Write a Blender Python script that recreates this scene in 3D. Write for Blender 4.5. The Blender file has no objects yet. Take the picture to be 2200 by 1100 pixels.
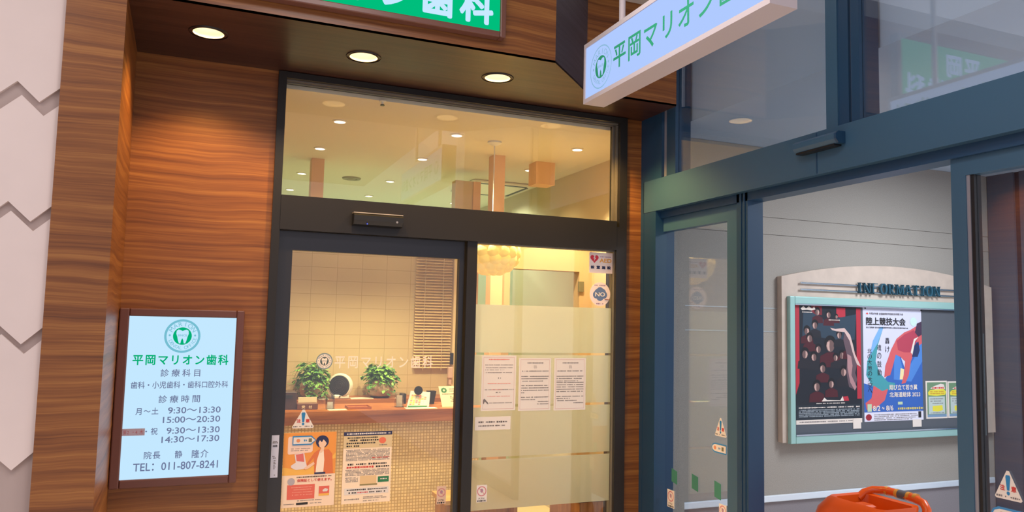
import bpy, bmesh, math, random
from mathutils import Vector, Matrix
random.seed(7)
C = bpy.context.scene.collection
SC = bpy.context.scene
PI = math.pi

# ------------------------------------------------------------------ camera, world, lights, exposure
F_PX = 1636.4
EYE = Vector((0.0, 0.0, 1.6))
YAW, PITCH, ROLL = math.radians(22.147), math.radians(4.809), math.radians(1.303)
_f = Vector((math.sin(YAW) * math.cos(PITCH), math.cos(YAW) * math.cos(PITCH), math.sin(PITCH)))
_r0 = Vector((math.cos(YAW), -math.sin(YAW), 0.0))
_u0 = _r0.cross(_f)
RIGHT = _r0 * math.cos(ROLL) + _u0 * math.sin(ROLL)
UP = -_r0 * math.sin(ROLL) + _u0 * math.cos(ROLL)
cam_data = bpy.data.cameras.new('camera')
cam = bpy.data.objects.new('camera', cam_data)
C.objects.link(cam)
cam_data.sensor_fit = 'HORIZONTAL'
cam_data.sensor_width = 36.0
cam_data.lens = 36.0 * F_PX / 2200.0
cam_data.clip_start = 0.05
m = Matrix((RIGHT, UP, -_f)).transposed().to_4x4()
m.translation = EYE
cam.matrix_world = m
SC.camera = cam

world = bpy.data.worlds.new('world')
SC.world = world
world.use_nodes = True
wb = world.node_tree.nodes['Background']
wb.inputs[0].default_value = (0.86, 0.82, 0.92, 1)
wb.inputs[1].default_value = 0.84

SC.view_settings.view_transform = 'Standard'
SC.view_settings.look = 'None'
SC.view_settings.gamma = 1.0
SC.view_settings.use_curve_mapping = False
SC.view_settings.exposure = 0.0


def light(name, kind, loc, power, color, size=0.1, direction=(0, 0, -1), spot=None, blend=0.5, size_y=None):
    d = bpy.data.lights.new(name, kind)
    d.energy = power
    d.color = color
    if kind == 'AREA':
        d.size = size
        if size_y:
            d.shape = 'RECTANGLE'
            d.size_y = size_y
    else:
        d.shadow_soft_size = size
    if spot:
        d.spot_size = math.radians(spot)
        d.spot_blend = blend
    o = bpy.data.objects.new(name, d)
    C.objects.link(o)
    o.location = loc
    o.rotation_euler = Vector(direction).to_track_quat('-Z', 'Y').to_euler()
    return o


# fill lights added above the corridor, out of view, to brighten the facade
light('corridor_fill', 'AREA', (-1.5, 1.5, 3.85), 24, (1.0, 0.90, 0.86), 1.2, size_y=1.2)
light('corridor_fill', 'AREA', (-2.2, -0.2, 3.85), 22, (0.96, 0.90, 0.95), 1.2, size_y=1.2)
for x, y in ((-0.9, 1.4), (0.9, 0.6), (1.1, 2.3), (-0.6, -1.0), (1.6, -1.0)):
    light('corridor_fill_spot', 'SPOT', (x, y, 3.84), 84, (1.0, 0.92, 0.88), 0.12, spot=84, blend=0.6)  # added spots; their bounce off the floor lifts the sign underside
light('corridor_fill', 'AREA', (0.6, 1.6, 3.85), 30, (1.0, 0.92, 0.90), 0.8, size_y=0.8)  # extra fill added for the bulkhead face
# unseen area fill added to brighten the vestibule
light('vestibule_fill', 'AREA', (4.6, 2.5, 2.80), 80, (0.86, 0.93, 1.0), 0.6, size_y=1.2)
# clinic interior: warm front room, cooler back room
DOWNLIGHT_X, DOWNLIGHT_Y = (0.77, 1.56, 2.48), (4.88, 5.75, 6.85, 7.80)
for ix, x in enumerate(DOWNLIGHT_X):
    for iy, y in enumerate(DOWNLIGHT_Y):
        warm = iy < 2
        light('clinic_lamp', 'SPOT', (x, y, 2.82), (156, 11, 46, 46)[iy],
              (1.0, 0.80, 0.43) if warm else (0.80, 1.0, 0.80), 0.06, spot=(104, 120, 160, 160)[iy], blend=0.5)
# soffit lamps over the entrance
SOFFIT_LAMPS = ((-0.03, 3.76), (0.70, 3.77), (1.43, 3.78), (2.12, 3.897))
for x, y in SOFFIT_LAMPS:
    light('entrance_lamp', 'SPOT', (x, y, 2.93), 50 if x < 2 else 85, (1.0, 0.60, 0.17), 0.04, spot=118, blend=0.55)


# ------------------------------------------------------------------ pixel-to-world measuring helpers
def ray(x, y):
    return (x - 1100) * RIGHT - (y - 550) * UP + F_PX * _f


def aY(x, y, Y):
    d = ray(x, y)
    return EYE + d * ((Y - EYE.y) / d.y)


def aX(x, y, X):
    d = ray(x, y)
    return EYE + d * ((X - EYE.x) / d.x)


def aZ(x, y, Z):
    d = ray(x, y)
    return EYE + d * ((Z - EYE.z) / d.z)


# ------------------------------------------------------------------ materials
def srgb(c):
    return tuple((v / 255 / 12.92) if v / 255 <= 0.04045 else ((v / 255 + 0.055) / 1.055) ** 2.4 for v in c) + (1.0,)


MATS = {}


def mat(name, rgb, rough=0.5, metal=0.0, emit=None, strength=1.0, spec=0.5, var=0.0, vscale=30.0, coat=0.0, trans=0.0):
    if name in MATS:
        return MATS[name]
    m_ = bpy.data.materials.new(name)
    m_.use_nodes = True
    nt = m_.node_tree
    b = nt.nodes['Principled BSDF']
    b.inputs['Base Color'].default_value = srgb(rgb)
    b.inputs['Roughness'].default_value = rough
    b.inputs['Metallic'].default_value = metal
    b.inputs['Specular IOR Level'].default_value = spec
    if coat:
        b.inputs['Coat Weight'].default_value = coat
        b.inputs['Coat Roughness'].default_value = 0.15
    if emit:
        b.inputs['Emission Color'].default_value = srgb(emit)
        b.inputs['Emission Strength'].default_value = strength
    if var:
        g = nt.nodes.new('ShaderNodeNewGeometry')
        n = nt.nodes.new('ShaderNodeTexNoise')
        n.inputs['Scale'].default_value = vscale
        n.inputs['Detail'].default_value = 4
        nt.links.new(g.outputs['Position'], n.inputs['Vector'])
        r = nt.nodes.new('ShaderNodeValToRGB')
        lo = tuple(max(0, v * (1 - var)) for v in rgb)
        hi = tuple(min(255, v * (1 + var)) for v in rgb)
        r.color_ramp.elements[0].position = 0.3
        r.color_ramp.elements[1].position = 0.7
        r.color_ramp.elements[0].color = srgb(lo)
        r.color_ramp.elements[1].color = srgb(hi)
        nt.links.new(n.outputs['Fac'], r.inputs['Fac'])
        nt.links.new(r.outputs['Color'], b.inputs['Base Color'])
    MATS[name] = m_
    return m_


def wood(name, ramp, scale, fine, rough=0.38, warp=0.05, spec=0.5):
    """laminate with long streaks: scale = noise frequency along x, y, z"""
    if name in MATS:
        return MATS[name]
    m_ = bpy.data.materials.new(name)
    m_.use_nodes = True
    nt = m_.node_tree
    L = nt.links.new
    b = nt.nodes['Principled BSDF']
    b.inputs['Roughness'].default_value = rough
    b.inputs['Specular IOR Level'].default_value = spec
    g = nt.nodes.new('ShaderNodeNewGeometry')
    wn = nt.nodes.new('ShaderNodeTexNoise')
    wn.inputs['Scale'].default_value = 2.3
    wn.inputs['Detail'].default_value = 2
    L(g.outputs['Position'], wn.inputs['Vector'])
    sub = nt.nodes.new('ShaderNodeVectorMath')
    sub.operation = 'SUBTRACT'
    sub.inputs[1].default_value = (0.5, 0.5, 0.5)
    L(wn.outputs['Color'], sub.inputs[0])
    sc = nt.nodes.new('ShaderNodeVectorMath')
    sc.operation = 'SCALE'
    sc.inputs['Scale'].default_value = warp
    L(sub.outputs[0], sc.inputs[0])
    add = nt.nodes.new('ShaderNodeVectorMath')
    L(g.outputs['Position'], add.inputs[0])
    L(sc.outputs[0], add.inputs[1])

    def noise(s, detail, rgh):
        mp = nt.nodes.new('ShaderNodeVectorMath')
        mp.operation = 'MULTIPLY'
        mp.inputs[1].default_value = s
        L(add.outputs[0], mp.inputs[0])
        n = nt.nodes.new('ShaderNodeTexNoise')
        n.inputs['Scale'].default_value = 1.0
        n.inputs['Detail'].default_value = detail
        n.inputs['Roughness'].default_value = rgh
        L(mp.outputs[0], n.inputs['Vector'])
        return n
    n1 = noise(scale, 4, 0.55)
    n2 = noise(fine, 3, 0.6)
    mx = nt.nodes.new('ShaderNodeMath')
    mx.operation = 'MULTIPLY_ADD'
    mx.inputs[1].default_value = 0.45
    L(n2.outputs['Fac'], mx.inputs[0])
    m2 = nt.nodes.new('ShaderNodeMath')
    m2.operation = 'MULTIPLY'
    m2.inputs[1].default_value = 0.72
    L(n1.outputs['Fac'], m2.inputs[0])
    L(m2.outputs[0], mx.inputs[2])
    r = nt.nodes.new('ShaderNodeValToRGB')
    els = r.color_ramp.elements
    while len(els) < len(ramp):
        els.new(0.5)
    for e, (p, c) in zip(els, ramp):
        e.position = p
        e.color = srgb(c)
    L(mx.outputs[0], r.inputs['Fac'])
    L(r.outputs['Color'], b.inputs['Base Color'])
    MATS[name] = m_
    return m_


WOOD_RAMP = [(0.34, (86, 46, 19)), (0.48, (114, 65, 28)), (0.60, (134, 81, 36)), (0.76, (160, 106, 52))]
M_WOOD = wood('streaked_walnut_laminate', WOOD_RAMP, (0.7, 0.7, 34.0), (2.0, 2.0, 150.0))
M_SOFF = wood('shaded_soffit_laminate', [(0.36, (36, 19, 16)), (0.5, (50, 28, 23)), (0.75, (74, 46, 36))], (0.7, 26.0, 26.0), (2.0, 110.0, 110.0), warp=0.03)  # wall laminate with the soffit's weaker light darkened into its colour
M_SLATE = wood('dark_slate_laminate', [(0.35, (52, 46, 52)), (0.75, (84, 77, 87))], (0.7, 0.7, 26.0), (2, 2, 110.0), rough=0.45)
M_COUNTER = wood('counter_wood', [(0.36, (112, 60, 34)), (0.55, (150, 86, 48)), (0.75, (182, 118, 72))], (1.2, 1.2, 22.0), (3, 3, 110), rough=0.4)
M_LIGHTWOOD = wood('light_oak', [(0.36, (178, 128, 74)), (0.75, (216, 172, 112))], (1.5, 14, 14), (4, 60, 60), rough=0.5)
M_PANELWOOD = wood('upright_grain_wood', [(0.36, (128, 78, 40)), (0.75, (188, 130, 76))], (26.0, 26.0, 0.8), (110, 110, 3), rough=0.5)
M_DARKWOOD = mat('dark_brown_box', (62, 38, 34), 0.45)
M_FRAME = mat('black_bronze_metal', (33, 30, 28), 0.36, spec=0.42)
M_FRAMED = mat('black_metal_inner', (30, 30, 36), 0.30, spec=0.6)
M_BEAD = mat('glazing_bead', (104, 98, 88), 0.4)
M_TEAL = mat('teal_painted_metal', (56, 90, 114), 0.36, spec=0.5)
M_TEALD = mat('deep_teal_painted_metal', (26, 62, 92), 0.40)
M_ALU = mat('grey_aluminium_bead', (150, 150, 160), 0.35, metal=0.4)
M_SIGNFRAME = mat('sign_frame_brown', (100, 60, 52), 0.35)
M_WHITEWALL = mat('off_white_panel', (222, 206, 200), 0.7, var=0.015, vscale=3)
M_GAPSHADE = mat('gap_shadow_tone', (176, 158, 152), 0.8)  # darker tone painting the shadow that each zigzag sheet casts
M_CEIL = mat('corridor_ceiling', (206, 198, 190), 0.9)
M_FLOOR = mat('corridor_floor_tile', (206, 198, 192), 0.5)
M_BEIGE = mat('clinic_beige_wall', (212, 192, 156), 0.85)
M_CLCEIL = mat('clinic_white_ceiling', (232, 224, 206), 0.9)
M_PEACH = mat('peach_post', (232, 190, 150), 0.75)
M_PALEGREEN = mat('pale_green_wall', (206, 224, 196), 0.85)
M_CLFLOOR = mat('clinic_floor', (228, 194, 144), 0.6)
M_VWALL = mat('vestibule_wall_stone_paint', (156, 150, 142), 0.85, var=0.07, vscale=220)
M_VCEIL = mat('vestibule_ceiling', (182, 198, 216), 0.85)
M_CHROME = mat('brushed_chrome', (210, 220, 228), 0.22, metal=1.0)
M_STRIP = mat('dull_steel_strip', (168, 172, 172), 0.5, metal=0.8)
M_WHITE = mat('white_plastic', (232, 230, 226), 0.4)
M_SIGNWHITE = mat('sign_box_white', (198, 186, 188), 0.45)
M_BLACK = mat('black_plastic', (22, 22, 24), 0.4)
M_INK = mat('black_ink', (40, 38, 42), 0.7)
M_GREYINK = mat('grey_ink', (120, 112, 112), 0.8)
M_REDINK = mat('red_ink', (206, 62, 56), 0.7)
M_PAPER = mat('white_paper', (226, 214, 204), 0.8)
M_CREAM = mat('cream_card', (240, 226, 196), 0.8)
M_NAVYINK = mat('navy_ink', (40, 46, 84), 0.7)
M_BLUEINK = mat('blue_ink', (34, 122, 176), 0.6)
M_PINK = mat('pink_ink', (206, 128, 132), 0.7)
M_SKIN = mat('printed_skin', (238, 196, 166), 0.7)
M_GREENINK = mat('green_ink', (44, 120, 78), 0.7)


def emis(name, rgb, strength):
    if name in MATS:
        return MATS[name]
    m_ = bpy.data.materials.new(name)
    m_.use_nodes = True
    nt = m_.node_tree
    nt.nodes.clear()
    o = nt.nodes.new('ShaderNodeOutputMaterial')
    e = nt.nodes.new('ShaderNodeEmission')
    e.inputs[0].default_value = srgb(rgb)
    e.inputs[1].default_value = strength
    nt.links.new(e.outputs[0], o.inputs[0])
    MATS[name] = m_
    return m_


def glass(name, tint=(0.97, 0.98, 0.97), f0=0.045, gain=1.0):
    """clear flat glass: transparent with a mirror reflection rising towards grazing angles"""
    m_ = bpy.data.materials.new(name)
    m_.use_nodes = True
    nt = m_.node_tree
    nt.nodes.clear()
    L = nt.links.new
    o = nt.nodes.new('ShaderNodeOutputMaterial')
    t = nt.nodes.new('ShaderNodeBsdfTransparent')
    t.inputs[0].default_value = tint + (1,)
    g = nt.nodes.new('ShaderNodeBsdfGlossy')
    g.inputs['Roughness'].default_value = 0.0
    lw = nt.nodes.new('ShaderNodeLayerWeight')
    lw.inputs['Blend'].default_value = 0.5
    p = nt.nodes.new('ShaderNodeMath')
    p.operation = 'POWER'
    p.inputs[1].default_value = 5.0
    L(lw.outputs['Facing'], p.inputs[0])
    ma = nt.nodes.new('ShaderNodeMath')
    ma.operation = 'MULTIPLY_ADD'
    ma.use_clamp = True
    ma.inputs[1].default_value = (1 - f0) * gain
    ma.inputs[2].default_value = f0 * gain
    L(p.outputs[0], ma.inputs[0])
    mx = nt.nodes.new('ShaderNodeMixShader')
    L(ma.outputs[0], mx.inputs[0])
    L(t.outputs[0], mx.inputs[1])
    L(g.outputs[0], mx.inputs[2])
    L(mx.outputs[0], o.inputs[0])
    MATS[name] = m_
    return m_


M_GLASS = glass('clear_glass', f0=0.068)
M_TGLASS = glass('tinted_entrance_glass', (0.93, 0.955, 0.97), 0.09, 1.0)
M_ACRYL = glass('clear_acrylic', (0.93, 0.94, 0.95), 0.06)


def frosted():
    m_ = bpy.data.materials.new('frosted_film')
    m_.use_nodes = True
    nt = m_.node_tree
    nt.nodes.clear()
    L = nt.links.new
    o = nt.nodes.new('ShaderNodeOutputMaterial')
    t = nt.nodes.new('ShaderNodeBsdfTranslucent')
    t.inputs[0].default_value = (0.66, 0.67, 0.62, 1)
    r = nt.nodes.new('ShaderNodeBsdfRefraction')
    r.inputs['Color'].default_value = (0.95, 0.94, 0.9, 1)
    r.inputs['Roughness'].default_value = 0.75
    r.inputs['IOR'].default_value = 1.35
    d = nt.nodes.new('ShaderNodeBsdfDiffuse')
    d.inputs[0].default_value = (0.8, 0.8, 0.78, 1)
    m1 = nt.nodes.new('ShaderNodeMixShader')
    m1.inputs[0].default_value = 0.5
    L(t.outputs[0], m1.inputs[1])
    L(r.outputs[0], m1.inputs[2])
    m2 = nt.nodes.new('ShaderNodeMixShader')
    m2.inputs[0].default_value = 0.10
    L(m1.outputs[0], m2.inputs[1])
    L(d.outputs[0], m2.inputs[2])
    L(m2.outputs[0], o.inputs[0])
    return m_


M_FROST = frosted()


def tiles_mat(name, base, grout, sx, sz, gap, rough=0.6, var=0.06):
    """tile grid on a plane facing -Y: x and z world coordinates"""
    m_ = bpy.data.materials.new(name)
    m_.use_nodes = True
    nt = m_.node_tree
    L = nt.links.new
    b = nt.nodes['Principled BSDF']
    b.inputs['Roughness'].default_value = rough
    g = nt.nodes.new('ShaderNodeNewGeometry')
    mp = nt.nodes.new('ShaderNodeMapping')
    mp.inputs['Rotation'].default_value = (PI / 2, 0, 0)
    L(g.outputs['Position'], mp.inputs['Vector'])
    br = nt.nodes.new('ShaderNodeTexBrick')
    br.offset = 0.0
    br.inputs['Scale'].default_value = 1.0
    br.inputs['Brick Width'].default_value = sx
    br.inputs['Row Height'].default_value = sz
    br.inputs['Mortar Size'].default_value = gap
    br.inputs['Mortar Smooth'].default_value = 0.3
    br.inputs['Color1'].default_value = srgb(tuple(min(255, v * (1 + var)) for v in base))
    br.inputs['Color2'].default_value = srgb(tuple(v * (1 - var) for v in base))
    br.inputs['Mortar'].default_value = srgb(grout)
    L(mp.outputs[0], br.inputs['Vector'])
    L(br.outputs['Color'], b.inputs['Base Color'])
    MATS[name] = m_
    return m_


M_WALLTILE = tiles_mat('beige_wall_tile', (208, 188, 150), (180, 158, 118), 0.196, 0.104, 0.0022, var=0.012)
M_MOSAIC = tiles_mat('small_mosaic_tile', (244, 220, 170), (196, 164, 112), 0.0215, 0.0215, 0.0032, var=0.06)


# ------------------------------------------------------------------ mesh helpers
class MB:
    def __init__(self):
        self.v, self.f = [], []

    def add(self, vs, fs):
        n = len(self.v)
        self.v += [tuple(v) for v in vs]
        self.f += [tuple(i + n for i in f) for f in fs]
        return self

    def box(self, x0, x1, y0, y1, z0, z1):
        return self.add([(x, y, z) for z in (z0, z1) for y in (y0, y1) for x in (x0, x1)],
                        [(0, 2, 3, 1), (4, 5, 7, 6), (0, 1, 5, 4), (2, 6, 7, 3), (0, 4, 6, 2), (1, 3, 7, 5)])

    def cbox(self, x0, x1, y0, y1, z0, z1, c=0.004):
        """box with cut corners on every edge of its z-outline"""
        pts = [(x0 + c, y0), (x1 - c, y0), (x1, y0 + c), (x1, y1 - c), (x1 - c, y1), (x0 + c, y1), (x0, y1 - c), (x0, y0 + c)]
        cx, cy = (x0 + x1) / 2, (y0 + y1) / 2

        def ring(s, z):
            return [(cx + (x - cx) * s, cy + (y - cy) * s, z) for x, y in pts]
        k = 1 - c / max(min(x1 - x0, y1 - y0) / 2, 1e-6)
        k = max(k, 0.5)
        return self.loft([ring(k, z0), ring(1, z0 + c), ring(1, z1 - c), ring(k, z1)])

    def loft(self, rings, caps=True, closed=True):
        n = len(rings[0])
        vs = [p for r in rings for p in r]
        fs = []
        for i in range(len(rings) - 1):
            for j in range(n if closed else n - 1):
                a, b = i * n + j, i * n + (j + 1) % n
                fs.append((a, b, b + n, a + n))
        if caps:
            fs.append(tuple(reversed(range(n))))
            fs.append(tuple(range((len(rings) - 1) * n, len(rings) * n)))
        return self.add(vs, fs)

    def prism(self, pts, fn, w0, w1):
        """outline (u,v) extruded from w0 to w1 through the plane mapping fn(u,v,w)"""
        return self.loft([[fn(u, v, w0) for u, v in pts], [fn(u, v, w1) for u, v in pts]])

    def flat(self, pts, fn, w):
        return self.add([fn(u, v, w) for u, v in pts], [tuple(range(len(pts)))])

    def lathe(self, prof, M=None, seg=28, caps=True):
        M = M or Matrix.Identity(4)
        rings = []
        for r, h in prof:
            rings.append([tuple(M @ Vector((r * math.cos(2 * PI * k / seg), r * math.sin(2 * PI * k / seg), h))) for k in range(seg)])
        return self.loft(rings, caps)

    def tube(self, pts, r, seg=10):
        pts = [Vector(p) for p in pts]
        rings = []
        prev = None
        for i, p in enumerate(pts):
            t = (pts[min(i + 1, len(pts) - 1)] - pts[max(i - 1, 0)]).normalized()
            a = Vector((0, 0, 1)) if abs(t.z) < 0.9 else Vector((1, 0, 0))
            if prev is not None:
                a = prev
            s = t.cross(a).normalized()
            u = s.cross(t).normalized()
            prev = u
            rr = r[i] if isinstance(r, (list, tuple)) else r
            rings.append([tuple(p + (s * math.cos(2 * PI * k / seg) + u * math.sin(2 * PI * k / seg)) * rr) for k in range(seg)])
        return self.loft(rings)

    def build(self, name, material, parent=None, smooth=False, origin=None, bevel=0.0):
        me = bpy.data.meshes.new(name)
        if origin is None:
            if parent is not None:
                origin = WORLD[parent]
            else:
                xs, ys, zs = zip(*self.v)
                origin = Vector(((min(xs) + max(xs)) / 2, (min(ys) + max(ys)) / 2, min(zs)))
        origin = Vector(origin)
        me.from_pydata([tuple(Vector(v) - origin) for v in self.v], [], self.f)
        me.validate()
        bm = bmesh.new()
        bm.from_mesh(me)
        bmesh.ops.recalc_face_normals(bm, faces=bm.faces)
        bm.to_mesh(me)
        bm.free()
        if smooth:
            me.polygons.foreach_set('use_smooth', [True] * len(me.polygons))
            try:
                me.set_sharp_from_angle(angle=math.radians(42))
            except Exception:
                pass
        if material is not None:
            me.materials.append(material)
        o = bpy.data.objects.new(name, me)
        C.objects.link(o)
        if parent is not None:
            o.parent = parent
            o.location = origin - WORLD[parent]
        else:
            o.location = origin
        WORLD[o] = origin
        if bevel:
            md = o.modifiers.new('round_edges', 'BEVEL')
            md.width = bevel
            md.segments = 2
            md.limit_method = 'ANGLE'
        return o


WORLD = {}


def tag(o, label, cat, group=None, kind=None):
    if label:
        o['label'] = label
    if cat:
        o['category'] = cat
    if group:
        o['group'] = group
    if kind:
        o['kind'] = kind
    return o


def thing(name, loc, label, cat, group=None):
    o = bpy.data.objects.new(name, None)
    o.empty_display_size = 0.05
    C.objects.link(o)
    o.location = loc
    WORLD[o] = Vector(loc)
    return tag(o, label, cat, group)


def struct(o):
    o['kind'] = 'structure'
    return o


def sroot(name, loc=(0, 0, 0)):
    o = bpy.data.objects.new(name, None)
    C.objects.link(o)
    o.location = loc
    WORLD[o] = Vector(loc)
    return struct(o)


def PF(Y0):
    """plane facing the viewer (-Y): u = world x, v = world z, w = towards the viewer"""
    return lambda u, v, w: (u, Y0 - w, v)


def PX(X0):
    """plane facing -X: u = -world y"""
    return lambda u, v, w: (X0 - w, -u, v)


def boxF(x0, y0, x1, y1, Y):
    """pixel rectangle -> (u0,v0,u1,v1) on the plane y = Y"""
    xm, ym = (x0 + x1) / 2, (y0 + y1) / 2
    return aY(x0, ym, Y).x, aY(xm, y1, Y).z, aY(x1, ym, Y).x, aY(xm, y0, Y).z


def boxX(x0, y0, x1, y1, X):
    xm, ym = (x0 + x1) / 2, (y0 + y1) / 2
    return -aX(x0, ym, X).y, aX(xm, y1, X).z, -aX(x1, ym, X).y, aX(xm, y0, X).z


TEXT_CACHE = {}
LAYER = {}


def text_mesh(s, bold=0.0):
    key = (s, bold)
    if key not in TEXT_CACHE:
        cu = bpy.data.curves.new('lettering', 'FONT')
        cu.body = s
        cu.resolution_u = 3
        o = bpy.data.objects.new('lettering', cu)
        C.objects.link(o)
        dg = bpy.context.evaluated_depsgraph_get()
        me = bpy.data.meshes.new_from_object(o.evaluated_get(dg))
        vs = [(v.co.x, v.co.y) for v in me.vertices]
        fs = [tuple(p.vertices) for p in me.polygons]
        bpy.data.objects.remove(o)
        bpy.data.curves.remove(cu)
        bpy.data.meshes.remove(me)
        if bold:
            # heavier strokes: the glyph overlaid on itself a hair's breadth to every side
            n = len(vs)
            base_v, base_f = list(vs), list(fs)
            for k in range(8):
                dx, dy = bold * math.cos(k * PI / 4), bold * math.sin(k * PI / 4)
                vs += [(x + dx, y + dy) for x, y in base_v]
                fs += [tuple(i + n * (k + 1) for i in f) for f in base_f]
            LAYER[key] = n
        TEXT_CACHE[key] = (vs, fs)
    return TEXT_CACHE[key]


def put_text(mb, s, box, fn, w, bold=0.0, xform=None):
    vs, fs = text_mesh(s, bold)
    if not vs:
        return mb
    xs = [v[0] for v in vs]
    ys = [v[1] for v in vs]
    ax, bx, ay, by = min(xs), max(xs), min(ys), max(ys)
    u0, v0, u1, v1 = box
    out = []
    n_l = LAYER.get((s, bold), 10 ** 9)
    for i_, (x, y) in enumerate(vs):
        u = u0 + (x - ax) / max(bx - ax, 1e-6) * (u1 - u0)
        v = v0 + (y - ay) / max(by - ay, 1e-6) * (v1 - v0)
        if xform:
            u, v = xform(u, v)
        out.append(fn(u, v, w + 4e-5 * (i_ // n_l)))
    return mb.add(out, fs)


def spaced(mb, s, box, fn, w, bold=0.0, fill=0.9):
    """text set one glyph per equal cell"""
    u0, v0, u1, v1 = box
    n = len(s)
    cw = (u1 - u0) / (n - (1 - fill))
    for i, ch in enumerate(s):
        if ch in ' \u3000':
            continue
        vs, fs = text_mesh(ch, bold)
        if not vs:
            continue
        xs = [v[0] for v in vs]
        ys = [v[1] for v in vs]
        # keep the glyph's own place in its em square (x 0..1, y -0.12..0.88)
        c0 = u0 + i * cw
        out = []
        n_l = LAYER.get((ch, bold), 10 ** 9)
        for i_, (x, y) in enumerate(vs):
            out.append(fn(c0 + x * cw * fill, v0 + (y + 0.085) / 0.93 * (v1 - v0), w + 4e-5 * (i_ // n_l)))
        mb.add(out, fs)
    return mb


def circle(cx, cy, r, n=32, ry=None, a0=0.0, a1=2 * PI):
    ry = r if ry is None else ry
    return [(cx + r * math.cos(a0 + (a1 - a0) * k / n), cy + ry * math.sin(a0 + (a1 - a0) * k / n)) for k in range(n)]


def ring_flat(mb, cx, cy, r0, r1, fn, w, n=40):
    vs = [fn(*p, w) for p in circle(cx, cy, r0, n)] + [fn(*p, w) for p in circle(cx, cy, r1, n)]
    return mb.add(vs, [(k, (k + 1) % n, n + (k + 1) % n, n + k) for k in range(n)])


TOOTH = [(-.42, .40), (-.30, .50), (-.14, .46), (0, .38), (.14, .46), (.30, .50), (.42, .40), (.44, .18), (.36, -.06),
         (.30, -.34), (.22, -.56), (.12, -.56), (.07, -.30), (0, -.16), (-.07, -.30), (-.12, -.56), (-.22, -.56), (-.30, -.34), (-.36, -.06), (-.44, .18)]


def emblem(parent, cx, cy, r, fn, w, m_ring, m_disc, m_tooth, m_text, thin=False):
    ring_flat(MB(), cx, cy, r * (0.95 if thin else 0.87), r, fn, w).build('emblem_ring', m_ring, parent)
    MB().flat(circle(cx, cy, r * 0.52, 40), fn, w).build('emblem_disc', m_disc, parent)
    MB().flat([(cx + a * r * 0.78, cy + b * r * 0.78) for a, b in TOOTH], fn, w + 0.0006).build('emblem_tooth', m_tooth, parent)
    t = MB()
    for s, start, step, top in (('MARION', 148, -23.2, True), ('DENTALOFFICE', 207, 11.6, False)):
        for i, ch in enumerate(s):
            k = i + (1.0 if (not top and i > 5) else 0)
            a = math.radians(start + step * k)
            vs, fs = text_mesh(ch, 0.0)
            xs = [v[0] for v in vs]
            ys = [v[1] for v in vs]
            mx_ = (min(xs) + max(xs)) / 2
            h = r * (0.27 if top else 0.20)
            rr = r * (0.59 if top else 0.80)
            rot = a - PI / 2 if top else a + PI / 2
            out = []
            for x, y in vs:
                px, py = (x - mx_) / 0.73 * h, y / 0.73 * h
                qx = px * math.cos(rot) - py * math.sin(rot)
                qy = px * math.sin(rot) + py * math.cos(rot)
                out.append(fn(cx + rr * math.cos(a) + qx, cy + rr * math.sin(a) + qy, w))
            t.add(out, fs)
    for sx in (-1, 1):
        t.flat(circle(cx + sx * r * 0.70, cy + r * 0.04, r * 0.06, 10), fn, w)
    put_text(t, 'SINCE', (cx - r * 0.26, cy - r * 0.02, cx + r * 0.26, cy + r * 0.10), fn, w + 0.0012, 0.02)
    t.build('emblem_lettering', m_text, parent)


def dashes(mb, box, fn, w, h, rng, fill=0.9, gap=0.3, ragged=0.0):
    """a line of small unreadable print: short bars of uneven length"""
    u0, v0, u1, v1 = box
    vm = (v0 + v1) / 2
    u = u0
    end = u1 - (u1 - u0) * ragged
    while u < end:
        l = h * rng.uniform(0.5, 1.1)
        if rng.random() < fill:
            k = rng.uniform(0.32, 0.5)
            mb.add([fn(u, vm - h * k, w), fn(min(u + l, end), vm - h * k, w), fn(min(u + l, end), vm + h * k, w), fn(u, vm + h * k, w)], [(0, 1, 2, 3)])
        u += l + h * gap
    return mb


def sheet(name, fn, box, material, label=None, cat=None, group=None, th=0.0012, parent=None, quad=None):
    """a thing that is a flat sheet: Empty + 'paper' child; returns the thing"""
    u0, v0, u1, v1 = box
    base = fn((u0 + u1) / 2, v0, 0)
    t = thing(name, base, label, cat, group)
    MB().prism(quad or [(u0, v0), (u1, v0), (u1, v1), (u0, v1)], fn, 0, th).build('sheet', material, t)
    return t


class Art:
    """draws on a sheet in 0..1 coordinates (a to the side, b up)"""

    def __init__(self, parent, fn, box, w):
        for ch in parent.children:
            if ch.name.startswith('sheet'):
                parent = ch
        self.p, self.fn, self.b, self.w = parent, fn, box, w
        self.n = 0

    def m(self, a, b):
        u0, v0, u1, v1 = self.b
        return (u0 + (u1 - u0) * a, v0 + (v1 - v0) * b)

    def box(self, a0, b0, a1, b1):
        return self.m(a0, b0) + self.m(a1, b1)

    def lay(self, k=1):
        return self.w + 0.0003 * k

    def poly(self, name, pts, material, k=1, mb=None):
        mb = mb or MB()
        mb.flat([self.m(*p) for p in pts], self.fn, self.lay(k))
        return mb.build(name, material, self.p)

    def rect(self, name, a0, b0, a1, b1, material, k=1):
        return self.poly(name, [(a0, b0), (a1, b0), (a1, b1), (a0, b1)], material, k)

    def text(self, name, items, material, k=2, bold=0.01):
        mb = MB()
        for s, a0, b0, a1, b1 in items:
            put_text(mb, s, self.box(a0, b0, a1, b1), self.fn, self.lay(k), bold)
        return mb.build(name, material, self.p)

    def lines(self, name, rows, material, k=2, h=0.012, rng=None):
        rng = rng or random.Random(len(rows) + 3)
        mb = MB()
        H_ = (self.b[3] - self.b[1]) * h
        for row in rows:
            a0, a1, b = row[:3]
            dashes(mb, self.m(a0, b) + self.m(a1, b), self.fn, self.lay(k), H_ * (row[3] if len(row) > 3 else 1), rng)
        return mb.build(name, material, self.p)


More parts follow.
